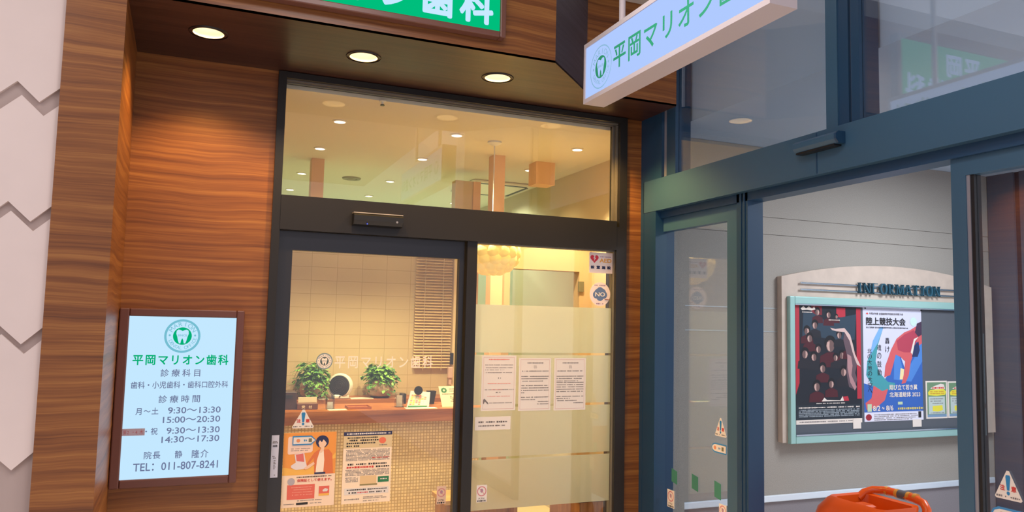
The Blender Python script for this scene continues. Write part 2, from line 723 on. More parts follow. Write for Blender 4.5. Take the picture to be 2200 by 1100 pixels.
# ------------------------------------------------------------------ THE SETTING
YW = 4.20                       # face of the recess wall and of the vestibule wall
ZS = 2.91                       # soffit
YB = 3.43                       # face of the bulkhead
XT = 2.60                       # face of the teal entrance

struct(MB().box(-4.0, 2.6, -5.0, 4.2, -0.1, 0.0).build('floor', M_FLOOR))
o = MB()
o.box(-4.0, 2.6, -5.0, 3.46, 3.92, 4.0)
o.box(-4.0, 2.6, -0.3, 0.1, 3.86, 3.92)
struct(o.build('ceiling', M_CEIL))
# recess back wall on both sides of the glazing
struct(MB().box(-0.42, 0.327, YW, YW + 0.12, 0, ZS).build('wall_front', M_WOOD))
struct(MB().box(2.478, 2.602, YW, YW + 0.12, 0, ZS).build('wall_front_side', M_WOOD))
# pillar
struct(MB().loft([[(-0.56, YB, z), (-0.344, YB, z), (-0.363, YW + 0.1, z), (-0.56, YW + 0.1, z)] for z in (0, 3.53)]).build('wall_pillar', M_WOOD))
# bulkhead: front face, slanted return, set-back face
outl = [(-0.344, YB), (1.61, YB), (1.99, 3.81), (2.60, 3.81)]
bf = MB()
for (xa, ya), (xb, yb), keep in ((outl[0], outl[1], 1), (outl[2], outl[3], 1)):
    bf.box(xa, xb, ya, ya + 0.02, ZS, 3.53)
struct(bf.build('wall_bulkhead', M_WOOD))
struct(MB().loft([[(1.61, YB, z), (1.99, 3.81, z), (1.975, 3.825, z), (1.595, 3.445, z)] for z in (ZS, 3.53)]).build('wall_bulkhead_return', M_SLATE))
struct(MB().box(-4.0, 2.6, 3.95, 4.05, 3.53, 3.95).build('wall_upper', M_CEIL))
struct(MB().box(-0.36, 2.6, 3.46, 3.96, 3.50, 3.53).build('trim_1', M_CEIL))


def holed(name, outline, holes, z, th, material):
    cu = bpy.data.curves.new(name, 'CURVE')
    cu.dimensions = '2D'
    cu.fill_mode = 'BOTH'
    cu.extrude = th / 2
    for pts in [outline] + [circle(x, y, r, 28) for x, y, r in holes]:
        sp = cu.splines.new('POLY')
        sp.points.add(len(pts) - 1)
        for p, q in zip(sp.points, pts):
            p.co = (q[0], q[1], 0, 1)
        sp.use_cyclic_u = True
    o_ = bpy.data.objects.new(name, cu)
    C.objects.link(o_)
    me = bpy.data.meshes.new_from_object(o_.evaluated_get(bpy.context.evaluated_depsgraph_get()))
    bpy.data.objects.remove(o_)
    me.materials.clear()
    me.materials.append(material)
    o2 = bpy.data.objects.new(name, me)
    C.objects.link(o2)
    o2.location = (0, 0, z + th / 2)
    WORLD[o2] = Vector((0, 0, z + th / 2))
    return o2


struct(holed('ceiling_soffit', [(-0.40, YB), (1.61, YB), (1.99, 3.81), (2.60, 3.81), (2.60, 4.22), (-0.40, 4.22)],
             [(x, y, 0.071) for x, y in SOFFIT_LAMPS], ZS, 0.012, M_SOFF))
M_REFL = mat('lamp_reflector', (246, 232, 206), 0.35)
M_LAMP = emis('lamp_glow', (255, 236, 200), 5.0)
for i, (x, y) in enumerate(SOFFIT_LAMPS):
    t = thing('downlight', (x, y, ZS), ['recessed downlight in the wood soffit above the backlit opening-hours board',
                                        'recessed downlight in the wood soffit, the one above the clinic transom',
                                        'recessed downlight in the wood soffit, just before the slanted dark return',
                                        'recessed downlight hidden behind the white hanging sign'][i], 'ceiling light', 'downlights in the wood soffit')
    T = Matrix.Translation((x, y, ZS))
    MB().lathe([(0.086, -0.004), (0.088, 0.0), (0.071, 0.0), (0.069, -0.004)], T, 32, False).add([], []).build('trim_ring', M_BLACK, t, True)
    MB().lathe([(0.0695, -0.003), (0.0695, 0.002), (0.062, 0.075)], T, 32, False).build('reflector', M_REFL, t, True)
    MB().lathe([(0.062, 0.075), (0.062, 0.08)], T, 32).build('lamp', M_LAMP, t)

# off-white zigzag wall beside the pillar
wl = struct(MB().box(-2.6, -0.562, 3.47, 3.55, 0, 3.9).build('wall_left', M_GAPSHADE))


def zig(z_peak, dx):
    pts = []
    k = -2
    x = -0.71 + dx
    xs = []
    i = -12
    while x + i * 0.0785 < -0.562:
        xs.append((x + i * 0.0785, z_peak if i % 2 == 0 else z_peak - 0.075))
        i += 1
    # end at the pillar
    xe = -0.562
    xp, zp = xs[-1]
    up = zp < z_peak - 0.01
    zz = zp + (xe - xp) / 0.0785 * 0.075 * (1 if up else -1)
    return xs + [(xe, zz)]


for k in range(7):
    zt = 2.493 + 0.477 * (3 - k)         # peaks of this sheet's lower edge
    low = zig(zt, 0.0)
    hi = zig(zt + 0.477 - (0.054 if zt + 0.477 > 2.3 else 0.037), 0.018 if zt + 0.477 > 2.3 else 0.012)  # gap below each sheet follows its cast shadow, filled by the darker backing
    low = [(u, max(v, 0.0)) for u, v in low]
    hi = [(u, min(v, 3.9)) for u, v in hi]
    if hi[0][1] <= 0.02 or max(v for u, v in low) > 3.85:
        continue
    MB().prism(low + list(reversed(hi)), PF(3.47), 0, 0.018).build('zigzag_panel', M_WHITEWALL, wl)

# ---- clinic glazing (black bronze frame)
jamb = MB()
jamb.box(0.327, 0.369, YW - 0.03, YW + 0.10, 0, ZS - 0.005)
jamb.box(2.405, 2.478, YW - 0.03, YW + 0.10, 0, 2.20)
jamb.box(2.425, 2.478, YW - 0.03, YW + 0.10, 2.20, ZS - 0.005)
jamb.box(0.369, 2.425, YW - 0.03, YW + 0.10, 2.872, ZS - 0.005)
struct(jamb.build('door_frame', M_FRAME))
struct(MB().box(0.369, 2.405, YW - 0.035, YW + 0.10, 2.052, 2.236).build('door_header', M_FRAME))
w1 = sroot('window_1', (1.37, 4.23, 2.236))
b = MB()
b.box(0.369, 2.425, 4.200, 4.212, 2.864, 2.872)
b.box(0.369, 2.425, 4.222, 4.231, 2.857, 2.872)
b.box(2.412, 2.425, 4.200, 4.212, 2.236, 2.86)
b.box(2.397, 2.425, 4.222, 4.231, 2.236, 2.86)
b.build('glazing_bead', M_BEAD, w1)
MB().box(0.369, 2.42, 4.232, 4.238, 2.236, 2.870).build('pane', M_GLASS, w1)
# sliding leaf
d1 = sroot('door_1', (0.9, 4.24, 0))
b = MB()
b.box(0.3695, 0.444, 4.215, 4.255, 0.02, 2.05)
b.box(1.386, 1.416, 4.215, 4.255, 0.02, 2.05)
b.box(0.444, 1.386, 4.215, 4.255, 1.948, 2.05)
b.box(0.444, 1.386, 4.215, 4.255, 0.02, 0.12)
b.build('leaf_frame', M_FRAMED, d1)
MB().box(0.444, 1.386, 4.236, 4.242, 0.12, 1.948).build('pane', M_GLASS, d1)
# fixed light
w2 = sroot('window_2', (1.94, 4.2, 0))
b = MB()
b.box(1.422, 1.483, YW - 0.02, YW + 0.06, 0.0, 2.052)
b.box(1.483, 2.405, YW - 0.02, YW + 0.06, 0.0, 0.06)
b.build('frame', M_FRAME, w2)
b = MB()
b.box(2.401, 2.405, YW - 0.01, YW + 0.05, 0.06, 2.052)
b.box(1.483, 2.401, YW - 0.01, YW + 0.05, 2.044, 2.052)
b.build('glazing_bead', M_BEAD, w2)
YP = 4.212                      # front face of the fixed pane
MB().box(1.483, 2.401, YP, YP + 0.006, 0.06, 2.044).build('pane', M_GLASS, w2)
for z0, z1 in ((0.505, 0.789), (0.803, 1.090), (1.104, 1.393), (1.407, 1.688)):
    MB().box(1.484, 2.400, YP + 0.0065, YP + 0.0075, z0, z1).build('frosted_film', M_FROST, w2)

# ---- teal entrance in the plane x = 2.60
hd = sroot('door_header_teal', (2.6, 2.3, 2.30))
MB().box(2.60, 2.78, 0.3, 4.17, 2.300, 2.500).build('header', M_TEAL, hd)
MB().box(2.64, 2.74, 0.3, 4.03, 2.255, 2.300).build('track', M_TEALD, hd)
g = MB()
yj = aX(1755, 350, 2.6).y
g.box(2.5985, 2.60, yj - 0.003, yj + 0.003, 2.305, 2.495)
g.build('joint', M_TEALD, hd)
struct(MB().box(2.602, 2.74, 4.03, 4.17, 0, 2.30).build('trim_2', M_TEALD))
struct(MB().box(2.60, 2.76, 4.165, 4.215, 0, 3.9).build('trim_3', M_TEALD))
# upper posts and transom panes
struct(MB().box(2.60, 2.72, 3.965, 4.165, 2.50, 3.9).build('trim_4', M_TEALD))
struct(MB().box(2.62, 2.72, 3.925, 3.965, 2.50, 3.9).build('trim_5', M_ALU))
struct(MB().box(2.61, 2.72, 3.832, 3.925, 2.50, 3.9).build('trim_6', M_TEALD))
struct(MB().box(2.60, 2.72, 2.555, 2.622, 2.50, 3.9).build('trim_7', M_TEAL))
struct(MB().box(2.605, 2.72, 2.495, 2.555, 2.50, 3.9).build('trim_8', M_TEALD))
struct(MB().box(2.62, 2.72, 2.480, 2.495, 2.50, 3.9).build('trim_9', M_ALU))
struct(MB().box(2.605, 2.72, 2.435, 2.480, 2.50, 3.9).build('trim_10', M_TEALD))
w3 = sroot('window_3', (2.63, 3.2, 2.5))
MB().box(2.632, 2.638, 2.622, 3.832, 2.50, 3.9).build('pane', M_TGLASS, w3)
w4 = sroot('window_4', (2.63, 1.5, 2.5))
MB().box(2.622, 2.628, 0.3, 2.435, 2.50, 3.9).build('pane', M_TGLASS, w4)
# fixed side light beside the clinic
XD = 2.66
yl, yr = aX(1419, 700, XD).y, aX(1562.5, 700, XD).y
zt = 2.172
w5 = sroot('window_5', (XD, 3.7, 0))
b = MB()
b.box(XD, XD + 0.05, yl + 0.012, 4.13, 0, 2.30)
b.box(XD, XD + 0.05, aX(1583, 700, XD).y, yr, 0, 2.30)
b.box(XD, XD + 0.05, yr, yl + 0.012, zt, 2.30)
b.box(XD, XD + 0.05, yr, yl + 0.012, 0, 0.10)
b.build('frame', M_TEAL, w5)
MB().box(XD + 0.002, XD + 0.045, yl, yl + 0.012, 0.10, zt).build('glazing_bead', M_ALU, w5)
MB().box(XD + 0.018, XD + 0.024, yr, yl, 0.10, zt).build('pane', M_TGLASS, w5)
ypr = aX(1607, 700, 2.64).y
ypl = aX(1583, 700, 2.64).y
p = MB()
p.box(2.64, 2.74, ypr, ypl, 0, 2.30)
for k in (0.3, 0.62):
    yy = ypr + (ypl - ypr) * k
    p.box(2.636, 2.64, yy - 0.008, yy + 0.008, 0, 2.30)
struct(p.build('trim_11', M_TEALD))
# sliding leaf parked by the camera side
d2 = sroot('door_2', (XD, 1.6, 0))
ya, yb2, yc = aX(2051, 700, XD).y, aX(2083, 700, XD).y, aX(2098, 700, XD).y
zt2 = aX(2100, 372, XD).z
b = MB()
b.box(XD, XD + 0.05, yb2, ya, 0.01, 2.295)
b.box(XD, XD + 0.05, 0.7, yb2, zt2, 2.295)
b.box(XD, XD + 0.05, 0.7, yb2, 0.01, 0.12)
b.build('leaf_frame', M_TEAL, d2)
b = MB()
b.box(XD + 0.004, XD + 0.046, (yb2 + yc) / 2, yb2, 0.12, zt2)
b.build('glazing_bead', M_ALU, d2)
b = MB()
b.box(XD + 0.008, XD + 0.046, yc, (yb2 + yc) / 2, 0.12, zt2)
b.build('gasket', M_BLACK, d2)
XG2 = XD + 0.02
MB().box(XG2, XG2 + 0.006, 0.7, yc, 0.12, zt2).build('pane', M_TGLASS, d2)

# ---- vestibule
XE = 5.84
struct(MB().box(2.6, 6.6, 0.2, 4.2, -0.1, 0.0).build('floor_vestibule', M_FLOOR))
zc = 2.845
struct(MB().box(2.74, 6.3, 0.2, YW + 0.02, zc, zc + 0.1).build('ceiling_vestibule', M_VCEIL))
struct(MB().box(2.74, 2.78, 0.2, YW + 0.02, zc + 0.1, 3.95).build('wall_above_vestibule', M_VCEIL))
vw = sroot('wall_back', (4.4, YW, 0))
zr = (aY(1640, 1069, YW).z + aY(2060, 1039, YW).z) / 2
g1, g2 = aY(1740, 475, YW).z, aY(1740, 511, YW).z
zs_ = [0.0, zr, aY(1640, 712, YW).z, aY(1640, 662, YW).z, g2, g1, zc]
zs_ = sorted(zs_)
low = MB().box(2.72, 6.4, YW, YW + 0.1, 0, zr)
low.build('dado', mat('vestibule_dado_paint', (136, 130, 134), 0.85, var=0.05, vscale=220), vw)
up = MB()
for a, c in zip(zs_[1:-1], zs_[2:]):
    up.box(2.72, 6.4, YW, YW + 0.1, a + 0.002, c - 0.002)
up.box(2.72, 6.4, YW + 0.006, YW + 0.1, zr, zc)
up.build('wall_panel', M_VWALL, vw)
MB().box(2.76, XE - 0.02, YW - 0.02, YW - 0.001, zr - 0.022, zr + 0.022).build('bumper_rail', mat('satin_aluminium', (226, 236, 246), 0.3, metal=0.25), vw, bevel=0.006)
g = MB()
for px_ in (662, 712):
    z = aY(1640, px_, YW).z
    g.box(2.76, XE - 0.02, YW - 0.003, YW - 0.0005, z - 0.004, z + 0.004)
g.build('chrome_strip', M_STRIP, vw)
struct(MB().box(2.76, 2.90, YW - 0.06, YW - 0.0005, 0.0, zc).build('trim_12', M_VWALL))
# outer entrance far behind the glass: posts and panes in the plane x = 5.84
of = sroot('door_3', (XE, 3.6, 0))
M_OUTD = mat('outer_frame_dark', (84, 90, 104), 0.45)
b = MB()
b.box(XE, XE + 0.12, 3.98, 4.195, 0, zc)
b.box(XE + 0.01, XE + 0.12, 3.72, 3.94, 0, zc)
b.build('frame', M_OUTD, of)
MB().box(XE + 0.02, XE + 0.1, 3.94, 3.98, 0, zc).build('gasket', mat('outer_gasket', (56, 48, 58), 0.5), of)
b = MB()
b.box(XE, XE + 0.1, 3.56, 3.72, 0, zc)
b.box(XE, XE + 0.1, 2.4, 2.5, 0, zc)
b.box(XE, XE + 0.1, 1.3, 3.56, 2.3, zc)
b.build('leaf_frame', mat('outer_leaf_blue', (72, 116, 150), 0.4), of)
MB().box(XE + 0.04, XE + 0.046, 1.3, 3.56, 0, 2.3).build('pane', M_TGLASS, of)

# ---- clinic interior
XR = 2.87
struct(MB().box(-1.2, XR + 0.1, 4.32, 8.7, -0.1, 0.0).build('floor_clinic', M_CLFLOOR))
struct(MB().box(-1.2, XR + 0.1, 4.30, 8.7, 2.85, 2.95).build('ceiling_clinic', M_CLCEIL))
struct(MB().box(XR, XR + 0.1, 4.30, 8.7, 0, 2.85).build('wall_right', M_BEIGE))
struct(MB().box(-1.3, -1.2, 4.30, 8.7, 0, 2.85).build('wall_side', M_BEIGE))
struct(MB().box(-1.2, XR, 8.6, 8.7, 0, 2.85).build('wall_rear', M_PALEGREEN))
fr = MB()
fr.box(-1.2, 0.33, 4.30, 4.34, 0, 2.85)
fr.box(2.478, XR, 4.30, 4.34, 0, 2.85)
struct(fr.build('wall_entrance', M_BEIGE))
struct(MB().box(-1.2, 2.02, 6.02, 6.14, 0, 2.33).build('wall_partition', M_WALLTILE))
struct(MB().box(0.765, 0.862, 6.14, 6.26, 0, 2.85).build('trim_13', M_PEACH))
struct(MB().box(2.085, 2.15, 6.02, 6.14, 0, 2.76).build('trim_14', M_PEACH))
struct(MB().box(1.93, 2.085, 6.03, 6.13, 2.33, 2.76).build('wall_partition_top', M_BEIGE))
struct(MB().box(2.005, 2.10, 5.34, 5.44, 0, 2.85).build('trim_15', M_PEACH))
zl0, zl1 = aY(1180, 581, 5.38).z, 2.26
cw = MB()
cw.box(2.10, XR, 5.36, 5.46, zl0, zl1)
cw.box(2.10, 2.17, 5.36, 5.46, 0, zl0)
cw.box(2.76, XR, 5.36, 5.46, 0, zl0)
struct(cw.build('wall_lintel', mat('peach_lintel', (200, 166, 126), 0.8)))
struct(MB().box(aY(1150, 370, 5.42).x, aY(1190, 370, 5.42).x, 5.40, 5.55, aY(1170, 397, 5.42).z, 2.85).build('ceiling_beam', M_PEACH))
# pale room beyond the lintel: cross wall with a door
d4 = sroot('door_4', (2.4, 7.0, 0))
MB().box(2.15, 2.34, 7.0, 7.06, 0, 2.3).build('side_panel', mat('mint_wall', (186, 226, 206), 0.8), d4)
MB().box(2.34, XR, 7.02, 7.08, 0, 2.3).build('leaf', mat('pale_mint_door', (214, 230, 206), 0.6), d4)
bx = boxF(1195, 618, 1213, 700, 7.0)
MB().box(bx[0], bx[2], 7.012, 7.02, bx[1], bx[3]).build('slot_window', mat('mint_slot_glass', (150, 186, 160), 0.2), d4)
bx = boxF(1243, 605, 1254, 627, 5.35)
sw = MB().box(bx[0], bx[2], 5.345, 5.36, bx[1], bx[3]).build('wall_switch', mat('grey_switch', (120, 110, 84), 0.5))
tag(sw, 'small grey wall switch seen through the fixed clinic pane', 'switch')
struct(MB().box(XR - 0.01, XR, 5.02, 5.07, 0, 2.0).build('trim_16', M_BLACK))
struct(MB().box(XR - 0.006, XR, 4.92, 5.02, 0, 1.98).build('wall_niche', mat('white_wash_wall', (226, 236, 240), 0.7)))

# ------------------------------------------------------------------ THINGS: ceiling of the clinic
M_RING = mat('lamp_ring_white', (240, 232, 214), 0.5)
k = 0
where = {(0, 0): 'first row behind the transom, beside the sprinkler', (1, 0): 'first row, middle of the transom', (2, 0): 'first row, beside the yellow side wall',
         (0, 1): 'second row, in front of the peach post', (1, 1): 'second row, middle of the ceiling', (2, 1): 'second row, beside the hanging box beam',
         (0, 2): 'third row, just behind the peach post', (1, 2): 'third row, past the round vent', (2, 2): 'third row, beside the ceiling cassette',
         (0, 3): 'last row, behind the peach post', (1, 3): 'last row, middle of the ceiling', (2, 3): 'last row, behind the ceiling cassette'}
M_LAMP2 = emis('clinic_lamp_glow', (255, 244, 222), 3.2)
for ix, x in enumerate(DOWNLIGHT_X):
    for iy, y in enumerate(DOWNLIGHT_Y):
        t = thing('ceiling_downlight', (x, y, 2.85), 'small round clinic downlight, ' + where[(ix, iy)], 'ceiling light', 'downlights in the clinic ceiling')
        T = Matrix.Translation((x, y, 2.85))
        MB().lathe([(0.046, 0.0), (0.046, -0.006), (0.036, -0.008), (0.036, -0.004)], T, 20, False).build('trim_ring', M_RING, t, True)
        MB().lathe([(0.036, -0.004), (0.036, -0.0075)], T, 20).build('lamp', M_LAMP2, t)
vt = thing('ceiling_vent', (1.21, 6.87, 2.85), 'round grey air vent in the clinic ceiling beyond the peach post', 'vent')
MB().lathe([(0.085, 0.0), (0.08, -0.012), (0.055, -0.012), (0.05, -0.004)], Matrix.Translation((1.21, 6.87, 2.85)), 24, True).build('rim', mat('vent_grey', (150, 140, 110), 0.6), vt, True)
MB().lathe([(0.045, -0.003), (0.03, -0.016), (0.0, -0.018)], Matrix.Translation((1.21, 6.87, 2.85)), 20, True).build('diffuser', mat('vent_grey', (150, 140, 110), 0.6), vt, True)
sp = aZ(822, 217, 2.85)
st = thing('sprinkler_head', (sp.x, sp.y, 2.85), 'tiny sprinkler head hanging from the clinic ceiling near the transom', 'sprinkler')
MB().lathe([(0.022, 0.0), (0.020, -0.005), (0.008, -0.006), (0.006, -0.022)], Matrix.Translation((sp.x, sp.y, 2.85)), 14).build('flange', M_RING, st, True)
MB().lathe([(0.012, -0.022), (0.013, -0.027)], Matrix.Translation((sp.x, sp.y, 2.85)), 12).build('deflector', mat('brass_dark', (70, 62, 50), 0.4, metal=0.7), st)
ac = thing('ceiling_cassette', (2.5, 6.7, 2.85), 'square white air conditioner cassette in the clinic ceiling with dark slots', 'air conditioner')
MB().cbox(2.20, 2.80, 6.35, 7.05, 2.825, 2.85, 0.01).build('panel', M_RING, ac)
s = MB()
s.box(2.26, 2.74, 6.39, 6.43, 2.822, 2.826)
s.box(2.26, 2.74, 6.97, 7.01, 2.822, 2.826)
s.box(2.23, 2.26, 6.44, 6.96, 2.822, 2.826)
s.box(2.74, 2.77, 6.44, 6.96, 2.822, 2.826)
s.build('air_slot', M_BLACK, ac)

# pendant lamp of overlapping scales
pc = aY(1057, 540, 4.95)
pl = thing('pendant_lamp', (pc.x, pc.y, pc.z), 'cream pendant lamp with layered petal shade behind the fixed clinic pane', 'lamp')
M_PETAL = mat('cream_petal', (250, 226, 160), 0.6, emit=(255, 206, 110), strength=0.42)
pet = MB()
for row in range(7):
    ph = math.radians(-62 + row * 21)
    n = [7, 11, 14, 15, 14, 11, 7][row]
    for k in range(n):
        th = 2 * PI * (k + 0.5 * (row % 2)) / n
        ctr = Vector((math.cos(ph) * math.cos(th) * 0.185, math.cos(ph) * math.sin(th) * 0.185, math.sin(ph) * 0.15))
        nrm = ctr.normalized()
        tx = Vector((-math.sin(th), math.cos(th), 0))
        ty = nrm.cross(tx).normalized()
        if ty.z > 0:
            ty = -ty
        vs = []
        rings = []
        for j in range(4):
            rr = [0.0, 0.02, 0.036, 0.046][j]
            hh = [0.022, 0.019, 0.010, -0.004][j]
            rings.append([tuple(pc + ctr + tx * (rr * math.cos(2 * PI * q / 10)) + ty * (rr * math.sin(2 * PI * q / 10) * 1.05 + 0.012) + nrm * hh) for q in range(10)])
        pet.loft(rings, caps=False)
pet.build('petal_shade', M_PETAL, pl, True)
MB().tube([pc + Vector((0, 0, 0.15)), (pc.x, pc.y, 2.84)], 0.004, 8).build('cord', M_WHITE, pl)
MB().lathe([(0.05, 0.0), (0.05, -0.012), (0.012, -0.03)], Matrix.Translation((pc.x, pc.y, 2.85)), 20).build('ceiling_cap', M_WHITE, pl, True)
MB().lathe([(0.01, 0.05), (0.04, 0.03), (0.05, 0.0), (0.04, -0.03), (0.01, -0.045)], Matrix.Translation(pc), 16).build('bulb', emis('pendant_bulb', (255, 214, 140), 6.0), pl, True)

# ------------------------------------------------------------------ reception counter and what stands on it
YC = 5.22
ZC = 0.968
ct = thing('reception_counter', (0.7, 5.42, 0), 'long wooden reception counter with beige mosaic front behind the sliding door', 'counter')
MB().box(-0.9, 1.96, YC, 5.64, ZC - 0.088, ZC).build('worktop', M_COUNTER, ct, bevel=0.003)
MB().box(-0.9, 1.92, YC + 0.05, 5.52, 0.0, ZC - 0.088).build('mosaic_front', M_MOSAIC, ct)
YL = 5.72
ZL = aY(760, 858, YL).z
lg = thing('back_ledge', (0.7, 5.87, 0), 'dark wooden back ledge behind the reception counter carrying plants', 'shelf')
MB().box(-0.9, 1.95, YL, 6.0, ZL - 0.035, ZL).build('shelf_board', M_COUNTER, lg, bevel=0.002)
MB().box(-0.9, 1.93, YL + 0.03, 5.99, 0.0, ZL - 0.035).build('front_panel', M_DARKWOOD, lg)

# blind on the partition
xb0, xb1 = aY(893, 650, 5.98).x, aY(971, 650, 5.98).x
bl = thing('window_blind', ((xb0 + xb1) / 2, 5.99, 1.2), 'beige horizontal slat blind on the tiled wall behind the counter', 'blind')
MB().box(xb0, xb1, 5.985, 6.018, 2.22, 2.26).build('headrail', M_BEIGE, bl)
s = MB()
z = 1.20
while z < 2.21:
    s.add([(xb0, 5.985, z), (xb1, 5.985, z), (xb1, 6.008, z + 0.017), (xb0, 6.008, z + 0.017)], [(0, 1, 2, 3)])
    z += 0.0235
s.build('slats', mat('blind_slat', (226, 196, 146), 0.6), bl)
s = MB()
for q in (0.25, 0.75):
    x = xb0 + (xb1 - xb0) * q
    s.box(x - 0.002, x + 0.002, 5.981, 5.984, 1.18, 2.23)
s.build('ladder_cord', M_BEIGE, bl)
struct(MB().box(xb1 + 0.012, xb1 + 0.075, 5.97, 6.019, 0, 2.3).build('trim_17', mat('pale_jamb', (238, 216, 176), 0.7)))

bx = boxF(966.5, 758, 973, 783, 5.965)
o = MB().cbox(bx[0], bx[2], 5.945, 5.969, bx[1], bx[3], 0.003).build('wall_intercom', M_BLACK)
tag(o, 'small black intercom on the pale jamb beside the blind', 'intercom')
bx = boxF(961, 788, 971, 812, 5.965)
t = thing('glove_dispenser', ((bx[0] + bx[2]) / 2, 5.955, bx[1]), 'pale pink dispenser on the jamb below the black intercom', 'dispenser')
MB().cbox(bx[0], bx[2], 5.935, 5.969, bx[1], bx[3], 0.004).build('body', mat('pale_pink_plastic', (222, 188, 178), 0.5), t)
MB().box(bx[0] + .01, bx[2] - .01, 5.945, 5.965, bx[1] - 0.05, bx[1]).build('nozzle', mat('pale_pink_plastic', (222, 188, 178), 0.5), t)


# trailing plants
def plant(cx, cy, zb, R_, label, droop, seed, pot_r, dens):
    rng = random.Random(seed)
    t = thing('potted_plant', (cx, cy, zb), label, 'plant', 'trailing plants on the reception ledge')
    T = Matrix.Translation((cx, cy, zb))
    MB().lathe([(pot_r * .5, 0.0), (pot_r * .86, 0.025), (pot_r, 0.065), (pot_r * .95, 0.105), (pot_r * .82, 0.135), (pot_r * .74, 0.133), (pot_r * .72, 0.115)], T, 28).build('pot', mat('grey_clay_pot', (196, 178, 156), 0.6, var=0.08, vscale=40), t, True)
    MB().lathe([(pot_r * .66, 0.0), (pot_r * .72, 0.012), (pot_r * .6, 0.014)], T, 24).build('saucer', M_BLACK, t, True)
    MB().lathe([(pot_r * .72, 0.115), (0.01, 0.125)], T, 20).build('soil', mat('potting_soil', (58, 44, 34), 0.9), t)
    stems, leaves, leaves2 = MB(), MB(), MB()
    for s_ in range(dens):
        a = rng.uniform(0, 2 * PI)
        reach = R_ * rng.uniform(0.35, 1.0)
        rise = rng.uniform(0.03, 0.15)
        fall = droop * rng.uniform(0.2, 1.0)
        pts = []
        for j in range(8):
            q = j / 7
            rr = reach * (q ** 0.8)
            pts.append(Vector((cx + math.cos(a) * rr, cy + math.sin(a) * rr, zb + 0.125 + rise * math.sin(min(1, q * 1.6) * PI / 2) - fall * max(0, q - 0.35) ** 1.4 * 1.8)))
        for p in pts:
            p.y = min(p.y, 5.97)
            if p.y > YL - 0.02:
                p.z = max(p.z, ZL + 0.03)
        stems.tube(pts, 0.0012, 4)
        for j in range(1, 8):
            for e in range(2):
                p = pts[j] + Vector((rng.uniform(-.014, .014), rng.uniform(-.014, .014), rng.uniform(-.012, .014)))
                p.y = min(p.y, 5.965)
                if p.y > YL - 0.02:
                    p.z = max(p.z, ZL + 0.03)
                d = Vector((math.cos(a + rng.uniform(-1.4, 1.4)), math.sin(a + rng.uniform(-1.4, 1.4)), rng.uniform(-.9, .3))).normalized()
                sd = d.cross(Vector((0, 0, 1))).normalized()
                nn = sd.cross(d)
                ln = rng.uniform(0.026, 0.048)
                w_ = ln * 0.34
                vs = [p, p + d * ln * .35 + sd * w_ - nn * .003, p + d * ln * .75 + sd * w_ * .7 - nn * .004, p + d * ln - nn * .008,
                      p + d * ln * .75 - sd * w_ * .7 - nn * .004, p + d * ln * .35 - sd * w_ - nn * .003]
                (leaves if rng.random() < 0.65 else leaves2).add([tuple(v) for v in vs], [(0, 1, 2, 3), (0, 3, 4, 5)])
    stems.build('stems', mat('plant_stem', (92, 120, 60), 0.6), t)
    leaves.build('foliage', mat('leaf_green', (124, 178, 88), 0.5, var=0.2, vscale=18), t)
    leaves2.build('foliage', mat('leaf_dark_green', (70, 130, 74), 0.5, var=0.2, vscale=18), t)


q = aY(668, 845, 5.84)
plant(q.x, 5.84, ZL, 0.15, 'trailing green plant on the ledge behind the wooden card box', 0.21, 3, 0.085, 74)
q = aY(816, 850, 5.84)
plant(q.x, 5.84, ZL, 0.145, 'trailing green plant in a round grey pot beside the white fan', 0.15, 5, 0.105, 74)

# fan: round white shell, dark grille
q = aY(729, 829, 5.78)
fz = q.z
fn_ = thing('desk_fan', (q.x, 5.78, ZL), 'round white desk fan with a black grille between the two plants', 'fan')
ax = Vector((-0.42, -0.9, 0.05)).normalized()
Rm = ax.to_track_quat('Z', 'Y').to_matrix().to_4x4()
T = Matrix.Translation((q.x + 0.012, 5.795, fz)) @ Rm
MB().lathe([(0.035, -0.055), (0.070, -0.045), (0.090, -0.015), (0.093, 0.012), (0.084, 0.034), (0.078, 0.036)], T, 36).build('shell', M_WHITE, fn_, True)
grl = MB().lathe([(0.077, 0.0362), (0.075, 0.041), (0.02, 0.050), (0.002, 0.050)], T, 36).build('grille', mat('fan_grille', (34, 36, 46), 0.6), fn_, True)
gr = MB()
for k in range(5):
    rr = 0.018 + k * 0.013
    gr.lathe([(rr, 0.0505 - k * .0018), (rr + .0012, 0.0525 - k * .0018), (rr + .0024, 0.0505 - k * .0018)], T, 30, False)
gr.build('grille_ring', mat('fan_grille_ring', (60, 62, 74), 0.5), grl)
MB().tube([(q.x + 0.01, 5.795, fz - 0.075), (q.x + 0.012, 5.795, ZL + 0.02)], [0.022, 0.028], 16).build('neck', M_WHITE, fn_, True)
MB().cbox(q.x - 0.045, q.x + 0.07, 5.745, 5.85, ZL + 0.001, ZL + 0.032, 0.008).build('base', M_WHITE, fn_)
MB().lathe([(0.006, 0), (0.006, 0.004)], Matrix.Translation((q.x, 5.742, ZL + 0.02)) @ Matrix.Rotation(PI / 2, 4, 'X'), 12).build('button', M_BLACK, fn_)

# things on the worktop
def onc(px, py, Y):
    p_ = aY(px, py, Y)
    return p_.x


x0, x1 = aY(590, 870, 5.34).x, aY(637.5, 870, 5.34).x
zt_ = aY(620, 842, 5.34).z
t = thing('collection_box', ((x0 + x1) / 2, 5.38, ZC), 'dark brown box with a black slot at the door end of the counter', 'box')
MB().cbox(x0, x1, 5.34, 5.48, ZC, zt_, 0.004).build('body', M_DARKWOOD, t)
MB().box(x0 + 0.02, x1 - 0.03, 5.335, 5.341, zt_ - 0.045, zt_ - 0.022).build('slot', M_BLACK, t)

